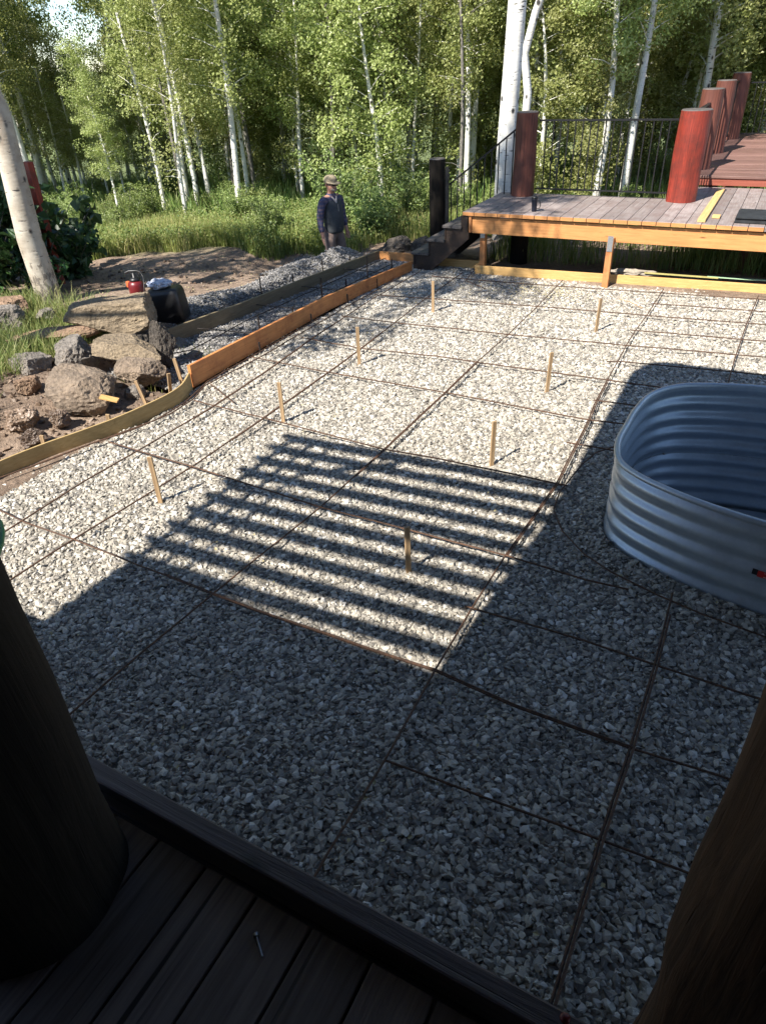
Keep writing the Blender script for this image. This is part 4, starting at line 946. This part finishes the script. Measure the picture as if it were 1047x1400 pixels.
# ------------------------------------------------------------------ trees
def leaf_cloud(centers, per, rad, size, r_, squash=.8, droop=.3, val=None):
    n = len(centers)*per
    c = np.repeat(centers, per, 0)
    d = r_.normal(size=(n,3)); d /= np.linalg.norm(d, axis=1)[:, None]
    rr = np.repeat(rad, per)*np.cbrt(r_.random(n))
    p = c + d*rr[:, None]*np.array([1,1,squash])
    return quads_at(p, size, r_, np.repeat(val, per) if val is not None else None, droop)
def quads_at(p, size, r_, val=None, droop=.3):
    n = len(p)
    nrm = r_.normal(size=(n,3))*.75 + np.array([-.22,-.62,.35+droop*.5]); nrm /= np.linalg.norm(nrm, axis=1)[:, None]
    t = np.cross(nrm, r_.normal(size=(n,3))); t /= np.linalg.norm(t, axis=1)[:, None]; b = np.cross(nrm, t)
    s_ = size*(.7+.6*r_.random(n))[:, None]
    k = .18*s_
    V = np.stack([p-t*s_*.55, p+b*s_*.42+nrm*k, p+t*s_*.55, p-b*s_*.42+nrm*k], 1).reshape(-1, 3)
    F = np.arange(n*4).reshape(n, 4)
    rv = np.clip((val if val is not None else .45) + r_.normal(size=n)*.22, 0, 1)
    return V, F, rv
def tree_variant(seed, H=9.0, r0_=.10, crown0=.35, cr=1.5, per=185, lsize=.084, bend=.4, nb=30, leafm='aspen_leaf', barkm='aspen_bark', lowbranches=0):
    r_ = np.random.default_rng(seed); rr = random.Random(seed)
    k = 16; pts = []; rad = []
    ax, ay = rr.uniform(-1,1)*bend, rr.uniform(-1,1)*bend; ph = rr.uniform(0, 6)
    for i in range(k+1):
        u = i/k; pts.append(Vector((ax*u*u + .10*bend*math.sin(u*7+ph), ay*u*u + .10*bend*math.cos(u*6+ph), H*u - .25*(i == 0))))
        rad.append(r0_*(1-u)**.8*(1 + .35*math.exp(-u*22)) + .012)
    tm = MB().tube(pts, rad, 10, r=.5, jit=.12)
    cen = []; val = []; rads = []
    def at(u):
        f_ = u*k; i = min(int(f_), k-1); return pts[i].lerp(pts[i+1], f_-i)
    for b in range(nb + lowbranches):
        u = crown0 + (1-crown0)*(b+rr.random())/nb if b < nb else rr.uniform(.12, crown0)
        u = min(u, .985); p = at(u)
        prof = math.sin(PI*min(1, max(.12, (u-crown0+.12)/(1.12-crown0))))**.7 if b < nb else .45
        L = cr*prof*rr.uniform(.55,1.1); az = rr.uniform(0, 2*PI)
        d = Vector((math.cos(az), math.sin(az), rr.uniform(.15,.6)))
        q = [p, p+d*L*.5+Vector((0,0,.05)), p+d*L+Vector((0,0,.02*L))]
        tm.tube(q, [max(.008, r0_*(1-u)*.42), max(.006, r0_*(1-u)*.22), .004], 5, r=.5)
        m = 3 if b < nb else 1
        for j in range(m + (L > .9)*2):
            w_ = rr.uniform(.35,1.05); c = p + d*L*w_ + Vector((rr.gauss(0,.22), rr.gauss(0,.22), rr.gauss(0,.18)))
            cen.append(c); val.append(rr.uniform(.2,.75)); rads.append(rr.uniform(.22,.48))
    V, F, rv = leaf_cloud(np.array([tuple(c) for c in cen]), per, np.array(rads), lsize, r_, .85, .35, np.array(val))
    tme = tm.mesh('trunk'); tme.materials.append(MATS[barkm])
    cme = fast_mesh('crown', V, F, rv); cme.materials.append(MATS[leafm])
    return tme, cme
def put_tree(var, x, y, rz, sc, label, group='aspens of the stand beyond the grass', name='aspen_tree', cat='tree', lean=(0,0), z=None, sz=1.0):
    t = empty(name, (x, y, (gz(x, y) if z is None else z)-.03), label, cat, group); t.rotation_euler = (lean[0], lean[1], rz); t.scale = (sc, sc, sc*sz)
    for nm, me in (('trunk', var[0]), ('crown', var[1])):
        if me is None: continue
        o = bpy.data.objects.new(nm, me); C.objects.link(o); o.parent = t
    return t
VARS = [tree_variant(100+i, H=[8.5,9.5,9,8,10,9,8.5,9.5][i], r0_=[.07,.09,.085,.06,.10,.075,.065,.08][i], crown0=[.28,.34,.26,.22,.36,.30,.25,.32][i], cr=[1.25,1.35,1.4,1.15,1.5,1.3,1.2,1.35][i], per=80, lsize=.068, nb=34, bend=[.5,.9,.3,.7,.4,.6,1.0,.5][i]) for i in range(8)]
LOW = [tree_variant(200+i, H=[6.5,5.5,7][i], r0_=.055, crown0=.08, cr=[1.3,1.2,1.4][i], per=95, lsize=.066, nb=38, bend=.5) for i in range(3)]
BARE = [tree_variant(300+i, H=[9,7.5,8][i], r0_=[.055,.045,.05][i], crown0=.36, cr=1.0, nb=24, per=60, lsize=.066, bend=[.8,.5,1.1][i], lowbranches=9) for i in range(3)]
GREY = [tree_variant(400+i, H=8, r0_=[.06,.045][i], crown0=.42, cr=1.1, nb=20, per=60, lsize=.066, bend=.5, barkm='grey_bark', lowbranches=5) for i in range(2)]

placed = []
def free(x, y, d): return all((x-a)**2 + (y-b)**2 > d*d for a, b in placed)
# named trunks seen in the photograph
named = [
 (-18.8,16.5,0,.50,'white-barked aspen whose bare lower trunk stands at the back edge of the left grass'),
 (-19.5,15.5,3,.6,'slim aspen seen just right of the red post'),
 (-19.2,15.9,5,.52,'second slim aspen right of the red post with split stem'),
 (-17.8,17.6,1,.52,'leaning aspen in the middle of the left stand'),
 (-15.1,16.0,4,.8,'pale aspen with a long straight leaning trunk left of the man'),
 (-14.8,16.6,2,.75,'thinner aspen touching the long straight leaning one'),
 (-15.6,19.6,0,.9,'bright white aspen about midway between red post and man'),
 (-14.7,20.3,3,.9,'aspen just left of the man'),
 (-9.3,22.1,1,1.0,'tall white aspen behind the grass left of the stair post'),
 (-10.7,21.5,0,1.0,'tall slender aspen behind and right of the man'),
 (-12.0,22.0,2,.9,'aspen directly behind the man'),
 (-7.5,18.9,4,.85,'white aspen just left of the big trunk'),
 (-3.9,17.6,1,.85,'aspen with white trunk seen through the railing, left one'),
 (-3.3,17.9,4,.85,'aspen with white trunk seen through the railing, right one'),
 (-2.2,20.2,2,1.1,'aspen with a bright trunk rising behind the fat red post'),
]
for x, y, vi, sc, lb in named:
    put_tree(VARS[vi], x, y, random.uniform(-.7,.7), sc, lb, lean=(random.uniform(-.02,.02), random.uniform(-.02,.02))); placed.append((x, y))
def in_gap(l, t): return -.385 < l/t < -.295
cnt = 0; tries = 0
LB = ['slim white aspen in the crowded stand left of the man', 'slim white aspen in the crowded stand between the man and the stair post', 'leafy aspen of the dense wood behind the deck railing']
def region(l, t): return 0 if l/t < -.10 else (1 if l/t < .13 else 2)
while cnt < 252 and tries < 20000:
    tries += 1
    t_ = 18.2 + 15*random.random()**.85; l_ = random.uniform(-.66, .72)*t_
    if l_/t_ > .12: t_ = 17.5 + 14*random.random(); l_ = random.uniform(.12, .74)*t_
    x, y = from_view(l_, t_)
    if not free(x, y, .52): continue
    if -2.2 < x < 6.5 and y < 20.6: continue
    if x > -6.5 and y < 15.5: continue
    placed.append((x, y)); cnt += 1
    q = random.random(); reg = region(l_, t_)
    if in_gap(l_, t_): var = random.choice(VARS); sc = random.uniform(.40,.50)
    elif q < .34: var = random.choice(VARS); sc = random.uniform(.75,1.1)
    elif q < .50: var = random.choice(LOW); sc = random.uniform(.8,1.1)
    elif q < .88: var = random.choice(BARE); sc = random.uniform(.8,1.1)
    else: var = random.choice(GREY); sc = random.uniform(.8,1.05)
    put_tree(var, x, y, random.uniform(-.7,.7), sc, LB[reg], group=['crowded aspens left of the man','crowded aspens between man and stairs','aspens behind the deck railing'][reg], lean=(random.gauss(0,.025), random.gauss(0,.025)))
# screen of leafy young trees right behind the deck and at the right
for i, (l_, t_, sc, lb) in enumerate(((4.3,18.2,.85,'dense dark leafy aspen filling the view behind the black railing'),(5.6,17.8,.8,'dense leafy aspen to the right in the view behind the black railing'),(8.2,22.5,.95,'leafy aspen behind the brown log posts'),(10.2,22.5,.9,'yellow-green leafy aspen at the upper right corner'),(3.4,21.5,.95,'leafy aspen right of the curved white trunk'),(-10.8,21,.72,'short leafy aspen at the far left of the stand'),(-4.2,24.5,.8,'bushy young aspen above the man'))):
    x, y = from_view(l_, t_); put_tree(LOW[i % 3], x, y, math.sin(i*2.1)*.7, sc, lb, group='bushy young aspens'); placed.append((x, y))

# two trunks rising behind the deck (crowns far above the frame)
def big_trunk(x, y, pts, rad, label, crown=None, name='aspen_tree', seed=1, group=None, ncl=40, crad=2.0, cz=(6,11), per=110, center=None, barkm='aspen_bark'):
    z = gz(x, y)-.1
    t = empty(name, (x, y, z), label, 'tree', group)
    mb = MB().tube([Vector(p)+Vector((x, y, z)) for p in pts], rad, 24, r=.5, jit=.08)
    rr = random.Random(seed); r_ = np.random.default_rng(seed); cen = []; rads = []; val = []
    top = Vector(pts[-1]); cx, cy = center or (top.x, top.y)
    for i in range(ncl):
        u = rr.random(); zc = cz[0] + (cz[1]-cz[0])*u; R_ = crad*math.sqrt(rr.random())*(math.sin(PI*(.12+.85*u))**.6); a = rr.uniform(0, 2*PI)
        c = Vector((cx + R_*math.cos(a), cy + R_*math.sin(a), zc)); cen.append(tuple(c)); rads.append(rr.uniform(.25,.55)); val.append(rr.uniform(.2,.75))
        s0 = Vector((cx*.6*min(1, zc/top.z), cy*.6*min(1, zc/top.z), max(2.5, zc-1.4)))
        mb.tube([s0+Vector((x,y,z)), s0.lerp(c, .55)+Vector((x,y,z+.15)), c+Vector((x,y,z))], [.035,.018,.005], 5, r=.5)
    build(mb, 'trunk', barkm, t)
    V, F, rv = leaf_cloud(np.array(cen), per, np.array(rads), .075, r_, .8, .3, np.array(val))
    me = fast_mesh('crown', V, F, rv); me.materials.append(MATS['aspen_leaf']); o = bpy.data.objects.new('crown', me); C.objects.link(o); o.parent = t
    return t
big_trunk(-4.62,13.22,[(0,0,-.2),(.0,.0,1.5),(.03,.01,2.8),(.08,.04,4.4),(.14,.05,6.5),(.1,.1,9),(.1,.1,12)],[.185,.165,.155,.145,.12,.08,.03],'big bright white aspen trunk rising behind the dark red deck post',seed=5,cz=(7.5,12),group='large aspens near the deck',ncl=50)
big_trunk(-4.55,14.28,[(-.10,0,-.2),(-.10,.0,1.6),(-.07,.0,2.5),(-.17,-.02,3.1),(-.02,.0,3.7),(.12,.03,4.1),(.02,.04,4.8),(-.05,.0,6.5),(0,0,9)],[.085,.075,.072,.070,.066,.062,.055,.04,.02],'slender crooked white aspen trunk just right of the big one',seed=6,cz=(7,10),crad=1.3,group='large aspens near the deck',ncl=24)
# leaning tree at left, and the shade trees whose crowns are above the frame
big_trunk(-9.13,6.48,[(0.0,0.0,-.15),(-.01,-.01,.3),(-.02,-.02,1.0),(.01,.02,1.7),(.04,.06,2.5),(-.1,-.1,4),(-.1,-.1,6.5),(0,0,10)],[.20,.172,.163,.155,.145,.12,.08,.03],'aspen trunk with black scars leaning at the left edge beside the stones',seed=7,cz=(4.6,9.5),crad=1.9,group='large aspens on the left',ncl=46,barkm='old_aspen_bark')
big_trunk(-8.9,2.3,[(0,0,-.2),(.1,.05,1.5),(.3,.1,3.2),(.7,.3,5),(.9,.4,8),(1,.5,12)],[.17,.15,.14,.12,.08,.03],'tall aspen left of the porch that dapples the walkway with shade',seed=8,cz=(4.8,12.5),crad=2.0,group='large aspens on the left',ncl=120,center=(1.75,.9),per=130)
big_trunk(-12.8,2.6,[(0,0,-.2),(.1,.05,1.5),(.2,.1,3.2),(.3,.2,5),(.4,.4,8),(.4,.4,11)],[.16,.15,.13,.12,.08,.03],'aspen further left that throws streaks of shade on the dirt track',seed=9,cz=(4.5,10),crad=1.7,group='large aspens on the left',ncl=34,center=(.5,.3))
big_trunk(-11.2,4.3,[(0,0,-.2),(.1,.05,1.5),(.2,.1,3.2),(.3,.2,5),(.4,.2,7),(.4,.2,8)],[.12,.11,.10,.09,.06,.02],'aspen behind the low stones at the left out of the sun',seed=10,cz=(4.2,7.5),crad=1.5,group='large aspens on the left',ncl=30)

# ------------------------------------------------------------------ shrubs, broad-leaved plant, grass
def shrub_mesh(seed, h, r, nst, per, lsize, leafm, leafr=.16):
    rr = random.Random(seed); r_ = np.random.default_rng(seed); mb = MB(); cen = []; val = []; rads = []
    for i in range(nst):
        a = rr.uniform(0, 2*PI); L = h*rr.uniform(.55,1.05); s_ = r*rr.uniform(.2,1)
        p = [Vector((.06*math.cos(a), .06*math.sin(a), -.03)), Vector((s_*.45*math.cos(a), s_*.45*math.sin(a), L*.5)), Vector((s_*math.cos(a), s_*math.sin(a), L))]
        mb.tube(p, [.009,.006,.003], 5, r=.5)
        for j in range(7):
            u = .15 + .85*j/6; c = p[0].lerp(p[1], u*2) if u < .5 else p[1].lerp(p[2], u*2-1)
            cen.append((c.x + rr.gauss(0,.05), c.y + rr.gauss(0,.05), max(.05, c.z))); rads.append(leafr*rr.uniform(.6,1.3)); val.append(rr.uniform(.2,.7))
    V, F, rv = leaf_cloud(np.array(cen), per, np.array(rads), lsize, r_, .8, .6, np.array(val))
    V[:, 2] = np.maximum(V[:, 2], .01)
    sm = mb.mesh('stems'); sm.materials.append(MATS['grey_bark']); fm = fast_mesh('foliage', V, F, rv); fm.materials.append(MATS[leafm]); return sm, fm
def put_shrub(var, x, y, sc, rz, label, group, cat='shrub', name='shrub', z=None):
    t = empty(name, (x, y, gz(x, y) if z is None else z), label, cat, group); t.scale = (sc,)*3; t.rotation_euler = (0,0,rz)
    for nm, me in (('stems', var[0]), ('foliage', var[1])):
        o = bpy.data.objects.new(nm, me); C.objects.link(o); o.parent = t
SH = [shrub_mesh(20+i, [1.4,1.1,1.7][i], [.8,.8,.9][i], 26, 26, .055, 'bush_leaf') for i in range(3)]
BL = [shrub_mesh(30+i, [1.2,1.0][i], [.75,.8][i], 16, 5, .15, 'broad_leaf', .15) for i in range(2)]
for i, (x, y, sc, lb) in enumerate(((-10.25,7.15,1.2,'broad-leaved dark shrub just behind the leaning trunk'),(-10.3,7.9,.9,'low broad-leaved shrub a little behind the leaning trunk, toward the dirt track'),(-10.2,6.2,1.1,'broad-leaved shrub left of the leaning trunk at the picture edge'),(-10.9,8.2,1.2,'tall broad-leaved shrub in front of the red post'),(-11.0,7.0,1.3,'broad-leaved shrub farthest left behind the trunk'),(-9.75,6.9,.5,'smallest broad-leaved shrub right against the leaning trunk'))):
    put_shrub(BL[i % 2], x, y, sc, i*1.7, lb, 'broad-leaved shrubs by the leaning trunk')
SP = [(-1.9,14.6,.62,'leafy green bush just left of the standing man'),(.1,14.6,.85,'leafy green bush right behind the standing man'),(-.5,15.4,.9,'tall green bush behind the man'),(.9,15.4,.8,'green bush between the man and the stair post'),(-2.9,17.5,.6,'small bush in the yellow grass left of the man'),(-7.4,18.5,.6,'dark green bush at the back of the left grass'),(2.0,15.6,.6,'small bush left of the stair post'),(1.6,17.0,.9,'bush in front of the white trunks near the stair post')]
for i, (l_, t_, sc, lb) in enumerate(SP):
    x, y = from_view(l_, t_); put_shrub(SH[i % 3], x, y, sc, math.sin(i)*.8, lb, 'green bushes at the edge of the wood')
c0 = 0
while c0 < 48:
    t_ = random.uniform(16.6, 24); l_ = random.uniform(-.62,.62)*t_; x, y = from_view(l_, t_)
    if -2.2 < x < 6.5 and y < 20: continue
    if x > -6 and y < 14.5: continue
    reg = region(l_, t_); put_shrub(random.choice(SH), x, y, random.uniform(.35,.7), random.uniform(-.8,.8), ['undergrowth bush among the aspens left of the man','undergrowth bush among the aspens right of the man','undergrowth bush among the aspens behind the deck'][reg], ['undergrowth left of the man','undergrowth right of the man','undergrowth behind the deck'][reg]); c0 += 1
def blades(name, P, hmin, hmax, w_, m, seed, label, cat='grass', lean=.45, bias=.5):
    r_ = np.random.default_rng(seed); n = len(P); Zg = ground_z(P[:, 0], P[:, 1])
    h = r_.uniform(hmin, hmax, n)*np.clip(.95 + .45*vnoise(P[:, 0], P[:, 1], 1.7, 21), .35, 1.6); az = r_.uniform(0, 2*PI, n); ld = r_.uniform(0, 2*PI, n); L = h*lean*r_.random(n)
    dx, dy = np.cos(az)*w_/2, np.sin(az)*w_/2; lx, ly = np.cos(ld)*L, np.sin(ld)*L
    b = np.stack([P[:, 0], P[:, 1], Zg-.02], 1); W = np.stack([dx, dy, np.zeros(n)], 1); Lv = np.stack([lx, ly, np.zeros(n)], 1); U = np.stack([np.zeros(n)]*2 + [h], 1)
    V = np.stack([b-W, b+W, b+W*.75+Lv*.35+U*.6, b-W*.75+Lv*.35+U*.6, b+W*.15+Lv+U, b-W*.15+Lv+U], 1).reshape(-1, 3)
    i = np.arange(n)*6; F = np.concatenate([np.stack([i, i+1, i+2, i+3], 1), np.stack([i+3, i+2, i+4, i+5], 1)])
    rv = np.clip(bias + .30*vnoise(P[:, 0], P[:, 1], .8, 12) + r_.normal(size=n)*.26, 0, 1); o = link_mesh(fast_mesh(name, V, F, np.concatenate([rv, rv])), name, m); tag(o, label, cat, kind='stuff'); return o
r_ = np.random.default_rng(5)
def field(n, l0, l1, t0, t1, cond=None, clump=0):
    l = r_.uniform(l0, l1, n); t = r_.uniform(t0, t1, n); x = l*RX + t*FX; y = l*RY + t*FY; P = np.stack([x, y], 1)
    k = vnoise(x, y, .9, 7) + r_.normal(size=n)*.25 > -.35
    if cond is not None: k &= cond(x, y, l, t)
    return P[k]
def notdeck(x, y): return ~((x > -5.6) & (y < 12.3)) & ~((x > -1.5) & (y < 19.4))
edge = lambda l: 13.9 + .5*sstep(-1.5, -3.5, l) + .25*np.sin(l*1.3) + .2*np.sin(l*3.7)
blades('tall_grass', field(85000, -9.5, 2.5, 13.2, 17.6, lambda x, y, l, t: (t > edge(l)) & notdeck(x, y)), .12, .48, .015, 'grass_blade', 1, 'tall yellow-green grass along the edge of the wood', bias=.38)
blades('wood_floor_grass', field(60000, -18, 12, 18, 32, lambda x, y, l, t: (abs(l) < .66*t) & notdeck(x, y)), .25, .7, .03, 'green_grass', 2, 'green grass and weeds on the wood floor')
blades('deck_grass', field(26000, .5, 8.5, 9.5, 17, lambda x, y, l, t: (y > 11.5) & (x > -4.3) & (x < 4)), .15, .5, .014, 'green_grass', 3, 'shaded green grass growing under and behind the deck')
Pg = np.stack([r_.uniform(-9.6,-6.1,20000), r_.uniform(2.5,6.4,20000)], 1)
kk = (Pg[:, 0] < -6.25 - .75*np.clip(Pg[:, 1]-3.2, 0, 1.2)) & (vnoise(Pg[:, 0], Pg[:, 1], 2.2, 9) > -.35)
blades('left_grass', Pg[kk], .10, .36, .009, 'green_grass', 4, 'long green grass around the stones at the left edge', lean=.9)
Pw = np.stack([r_.uniform(-6.3,-5.7,260), r_.uniform(4.9,6.1,260)], 1)
blades('dry_grass', Pw, .08, .22, .005, 'grass_blade', 6, 'thin dry grass beside the near end of the walkway', lean=1.1)
# small-leaved weeds mixed through the grass
def weeds(name, P, hm, size, m, seed, label):
    r2 = np.random.default_rng(seed); z = ground_z(P[:, 0], P[:, 1]) + hm*r2.random(len(P))**.8
    V, F, rv = quads_at(np.stack([P[:, 0], P[:, 1], z], 1), size, r2, None, .8); o = link_mesh(fast_mesh(name, V, F, rv), name, m); tag(o, label, 'weeds', kind='stuff')
weeds('leafy_weeds', field(90000, -9.5, 2.5, 13.2, 19, lambda x, y, l, t: (t > edge(l)) & (vnoise(x, y, 1.1, 3) > -.5) & notdeck(x, y)), .42, .045, 'green_grass', 3, 'leafy green and yellow weeds among the tall grass')
Pl = np.stack([r_.uniform(-4.9,1.5,260), r_.uniform(1.2,10.4,260)], 1); Pl2 = np.stack([r_.normal(-2.9,.5,420), r_.normal(9.75,.25,420)], 1)
Pl = np.concatenate([Pl, Pl2]); Pl = Pl[~tank_inside(Pl[:, 0], Pl[:, 1], -.1)]
V_, F_, rv_ = quads_at(np.stack([Pl[:, 0], Pl[:, 1], np.full(len(Pl), .018)], 1), .022, r_, None, 4.0)
o = link_mesh(fast_mesh('fallen_leaves', V_, F_, rv_), 'fallen_leaves', 'straw'); tag(o, 'dry leaves and straw sprinkled on the pale gravel', 'leaves', kind='stuff')
weeds('leaf_litter', field(3500, -9, 3, 9.5, 15, lambda x, y, l, t: (x < -6.2)), .01, .022, 'straw', 4, 'scattered dry leaves on the dirt')

# ------------------------------------------------------------------ the man
def skin_obj(name, chains, m, parent, root=0, sub=2):
    """chains: list of lists of (x,y,z,r) or (x,y,z,rx,ry); points shared by equal coords"""
    idx = {}; V = []; R_ = []; E = []
    for ch in chains:
        prev = None
        for p in ch:
            key = tuple(round(c, 4) for c in p[:3])
            if key not in idx: idx[key] = len(V); V.append(p[:3]); R_.append((p[3], p[4] if len(p) > 4 else p[3]))
            i = idx[key]
            if prev is not None and prev != i: E.append((prev, i))
            prev = i
    me = bpy.data.meshes.new(name); me.from_pydata(V, E, []); me.update()
    o = bpy.data.objects.new(name, me); C.objects.link(o); o.parent = parent; me.materials.append(MATS[m])
    md = o.modifiers.new('skin', 'SKIN'); md.use_smooth_shade = True
    sv = me.skin_vertices[0].data
    for i, r in enumerate(R_): sv[i].radius = r; sv[i].use_root = (i == root)
    sb = o.modifiers.new('sub', 'SUBSURF'); sb.levels = sub; sb.render_levels = sub
    return o
mx, my = -6.80, 10.98; mz = gz(mx, my)
mx, my = -7.02, 11.0; mz = gz(mx, my) + .02
man = empty('person', (mx, my, mz), 'person in tan cap, sunglasses, dark vest and plaid shirt standing beyond the gravel heap', 'person')
man.rotation_euler = (0, 0, math.atan2(FY, FX) - PI/2 + .80)   # local -y faces the camera side
# local frame: x = his left.. , -y = front
def hand(sx, x, y, z):
    ch = [[(x, y, z+.02, .026), (x, y-.005, z-.04, .030,.018), (x, y-.008, z-.085, .030,.016)]]
    for k, (dx, L) in enumerate(((-.024,.068),(-.008,.078),(.008,.074),(.024,.058))):
        ch.append([(x, y-.008, z-.085, .030,.016), (x+dx*sx*.9, y-.010+dx*.9, z-.10, .0095), (x+dx*sx*.95, y-.02+dx*.9, z-.10-L*.5, .009), (x+dx*sx*.9, y-.036+dx*.9, z-.10-L*.9, .0075)])
    ch.append([(x, y-.005, z-.04, .030,.018), (x-.018*sx, y-.034, z-.06, .011), (x-.02*sx, y-.05, z-.09, .009)])
    return ch
armR = [(0,0,1.40,.10,.075),(-.10,0,1.42,.07),(-.19,.0,1.40,.062),(-.235,.01,1.27,.052),(-.26,.02,1.12,.044),(-.275,.0,.98,.037),(-.28,-.03,.86,.030)]
armL = [(0,0,1.40,.10,.075),(.10,0,1.42,.07),(.19,.0,1.40,.062),(.235,.02,1.27,.052),(.265,.03,1.12,.044),(.27,.0,.99,.037),(.255,-.05,.88,.030)]
torso = [(0,.0,.95,.15,.11),(0,-.02,1.08,.155,.125),(0,-.01,1.22,.155,.12),(0,0,1.40,.10,.075),(0,-.005,1.47,.055),(0,-.02,1.53,.06),(0,-.03,1.59,.088,.100),(0,-.02,1.66,.094,.106),(0,-.015,1.72,.07,.08)]
legR = [(0,.0,.95,.15,.11),(-.10,.0,.88,.09),(-.115,-.02,.68,.078),(-.13,-.02,.48,.056),(-.135,.0,.28,.052),(-.135,.02,.08,.04),(-.145,-.10,.035,.035)]
legL = [(0,.0,.95,.15,.11),(.10,.0,.88,.09),(.12,-.02,.68,.078),(.14,-.03,.48,.056),(.15,-.01,.28,.052),(.155,.02,.08,.04),(.17,-.10,.035,.035)]
hR = hand(1, -.28, -.03, .86); hL = hand(-1, .255, -.05, .88)
hR[0][0] = armR[-1]; hL[0][0] = armL[-1]
nose = [(0,-.03,1.59,.088,.100),(0,-.118,1.592,.018),(0,-.135,1.578,.012)]
body = skin_obj('body', [torso, armR, armL, legR, legL, nose] + hR + hL, 'skin', man, sub=2)
sl = lambda ch, d: [(a, b_, c, *[q+d for q in r]) for a, b_, c, *r in ch]
skin_obj('shirt', [sl([(0,-.02,1.0,.15,.115),(0,-.02,1.08,.155,.125),(0,-.01,1.22,.155,.12),(0,0,1.40,.10,.075),(0,-.003,1.45,.066),(0,-.01,1.50,.060)], .014), sl(armR[:-1]+[(-.279,-.024,.885,.030)], .016), sl(armL[:-1]+[(.258,-.04,.905,.030)], .016)], 'plaid_shirt', man)
skin_obj('vest', [sl([(0,-.02,.84,.165,.13),(0,-.02,.90,.175,.14),(0,-.035,1.08,.180,.158),(0,-.02,1.22,.172,.142),(0,0,1.36,.135,.10),(0,0,1.43,.085,.07)], .014), sl([(0,0,1.36,.135,.10),(-.12,0,1.405,.072)], .014), sl([(0,0,1.36,.135,.10),(.12,0,1.405,.072)], .014)], 'vest_grey', man)
tr = [[(0,.0,1.03,.150,.116),(0,.0,.90,.152,.118),(-.10,.0,.86,.098),(-.115,-.02,.68,.088),(-.13,-.02,.48,.074),(-.135,.0,.28,.070),(-.137,.015,.10,.068)], [(0,.0,.90,.152,.118),(.10,.0,.86,.098),(.12,-.02,.68,.088),(.14,-.03,.48,.074),(.15,-.01,.28,.070),(.155,.015,.10,.068)]]
skin_obj('trousers', [sl(c, .010) for c in tr], 'trouser_brown', man)
for sx, bx_ in ((-1,-.14),(1,.16)):
    skin_obj('boot', [[(bx_,.03,.16,.055),(bx_,.03,.055,.052),(bx_+.01*sx,-.09,.045,.046),(bx_+.012*sx,-.17,.035,.036)]], 'boot_brown', man)
# cap: crown dome and brim
def local_build(mb, name, m, parent): 
    me = mb.mesh(name); o = bpy.data.objects.new(name, me); C.objects.link(o); me.materials.append(MATS[m]); o.parent = parent; return o
head = MB(); prof = [(.107,1.662),(.109,1.695),(.104,1.73),(.086,1.758),(.052,1.774),(.012,1.779)]
v = []; f = []; n = 28
for q, z in prof:
    for k_ in range(n): a = 2*PI*k_/n; v.append((q*.93*math.cos(a), -.022 + q*1.08*math.sin(a), z))
for i in range(len(prof)-1):
    for k_ in range(n): k2 = (k_+1) % n; f.append((i*n+k_, i*n+k2, (i+1)*n+k2, (i+1)*n+k_))
f.append(tuple((len(prof)-1)*n+k_ for k_ in range(n)))
cap = local_build(head.add(v, f, .5, True), 'cap', 'cap_tan', man)
v = []; f = []; n = 14
for i in range(n+1):
    a = PI + PI*i/n; ca, sa = math.cos(a), math.sin(a)
    for rr_, dz in ((1.0,0),(1.35,-.008),(1.75,-.026)):
        for th_ in (0,-.006): v.append((.104*ca*(1+(rr_-1)*.12), -.022 + .114*sa*rr_, 1.676+dz*abs(sa)+th_))
for i in range(n):
    a, b_ = i*6, (i+1)*6
    for j in (0,2): f.append((a+j, b_+j, b_+j+2, a+j+2)); f.append((a+j+1, a+j+3, b_+j+3, b_+j+1))
    f.append((a+4, b_+4, b_+5, a+5))
local_build(MB().add(v, f, .5, True), 'brim', 'cap_tan', cap)
g = MB()
for sx in (-1,1):
    g.tube([(sx*.062,-.112,1.632),(sx*.036,-.130,1.632),(sx*.010,-.134,1.634)], [.010,.022,.012], 10); g.tube([(sx*.062,-.105,1.636),(sx*.088,-.06,1.64),(sx*.088,.01,1.635)], .004, 6)
g.tube([(-.012,-.135,1.638),(.012,-.135,1.638)], .004, 6); local_build(g, 'sunglasses', 'lens_black', man)
skin_obj('beard', [[(-.055,-.075,1.575,.022),(-.035,-.105,1.548,.024),(0,-.112,1.540,.026),(.035,-.105,1.548,.024),(.055,-.075,1.575,.022)]], 'beard_grey', man)
for sx in (-1,1): skin_obj('ear', [[(sx*.084,-.01,1.655,.012),(sx*.090,0.0,1.63,.014),(sx*.084,-.006,1.60,.010)]], 'skin', man)
local_build(MB().tube([(-.02,-.112,1.562),(0,-.118,1.560),(.02,-.112,1.562)], .006, 6), 'mouth', 'red_plastic', man)
local_build(MB().tube([(-.05,-.075,1.445),(-.02,-.098,1.40),(0,-.118,1.33),(.02,-.098,1.40),(.05,-.075,1.445)], [.012,.014,.012,.014,.012], 8), 'collar', 'undershirt', man)
local_build(MB().beam((0,-.168,.94), (0,-.160,1.33), .006, .004, .5, up=(0,1,0)), 'zip', 'grey_steel', man)
for ch in man.children:      # the head group is a little larger than the first sketch
    if ch.name.split('.')[0] in ('cap','sunglasses','beard','ear','mouth'): ch.scale = (1.0,)*3
man.scale = (1.08,1.06,1.02)
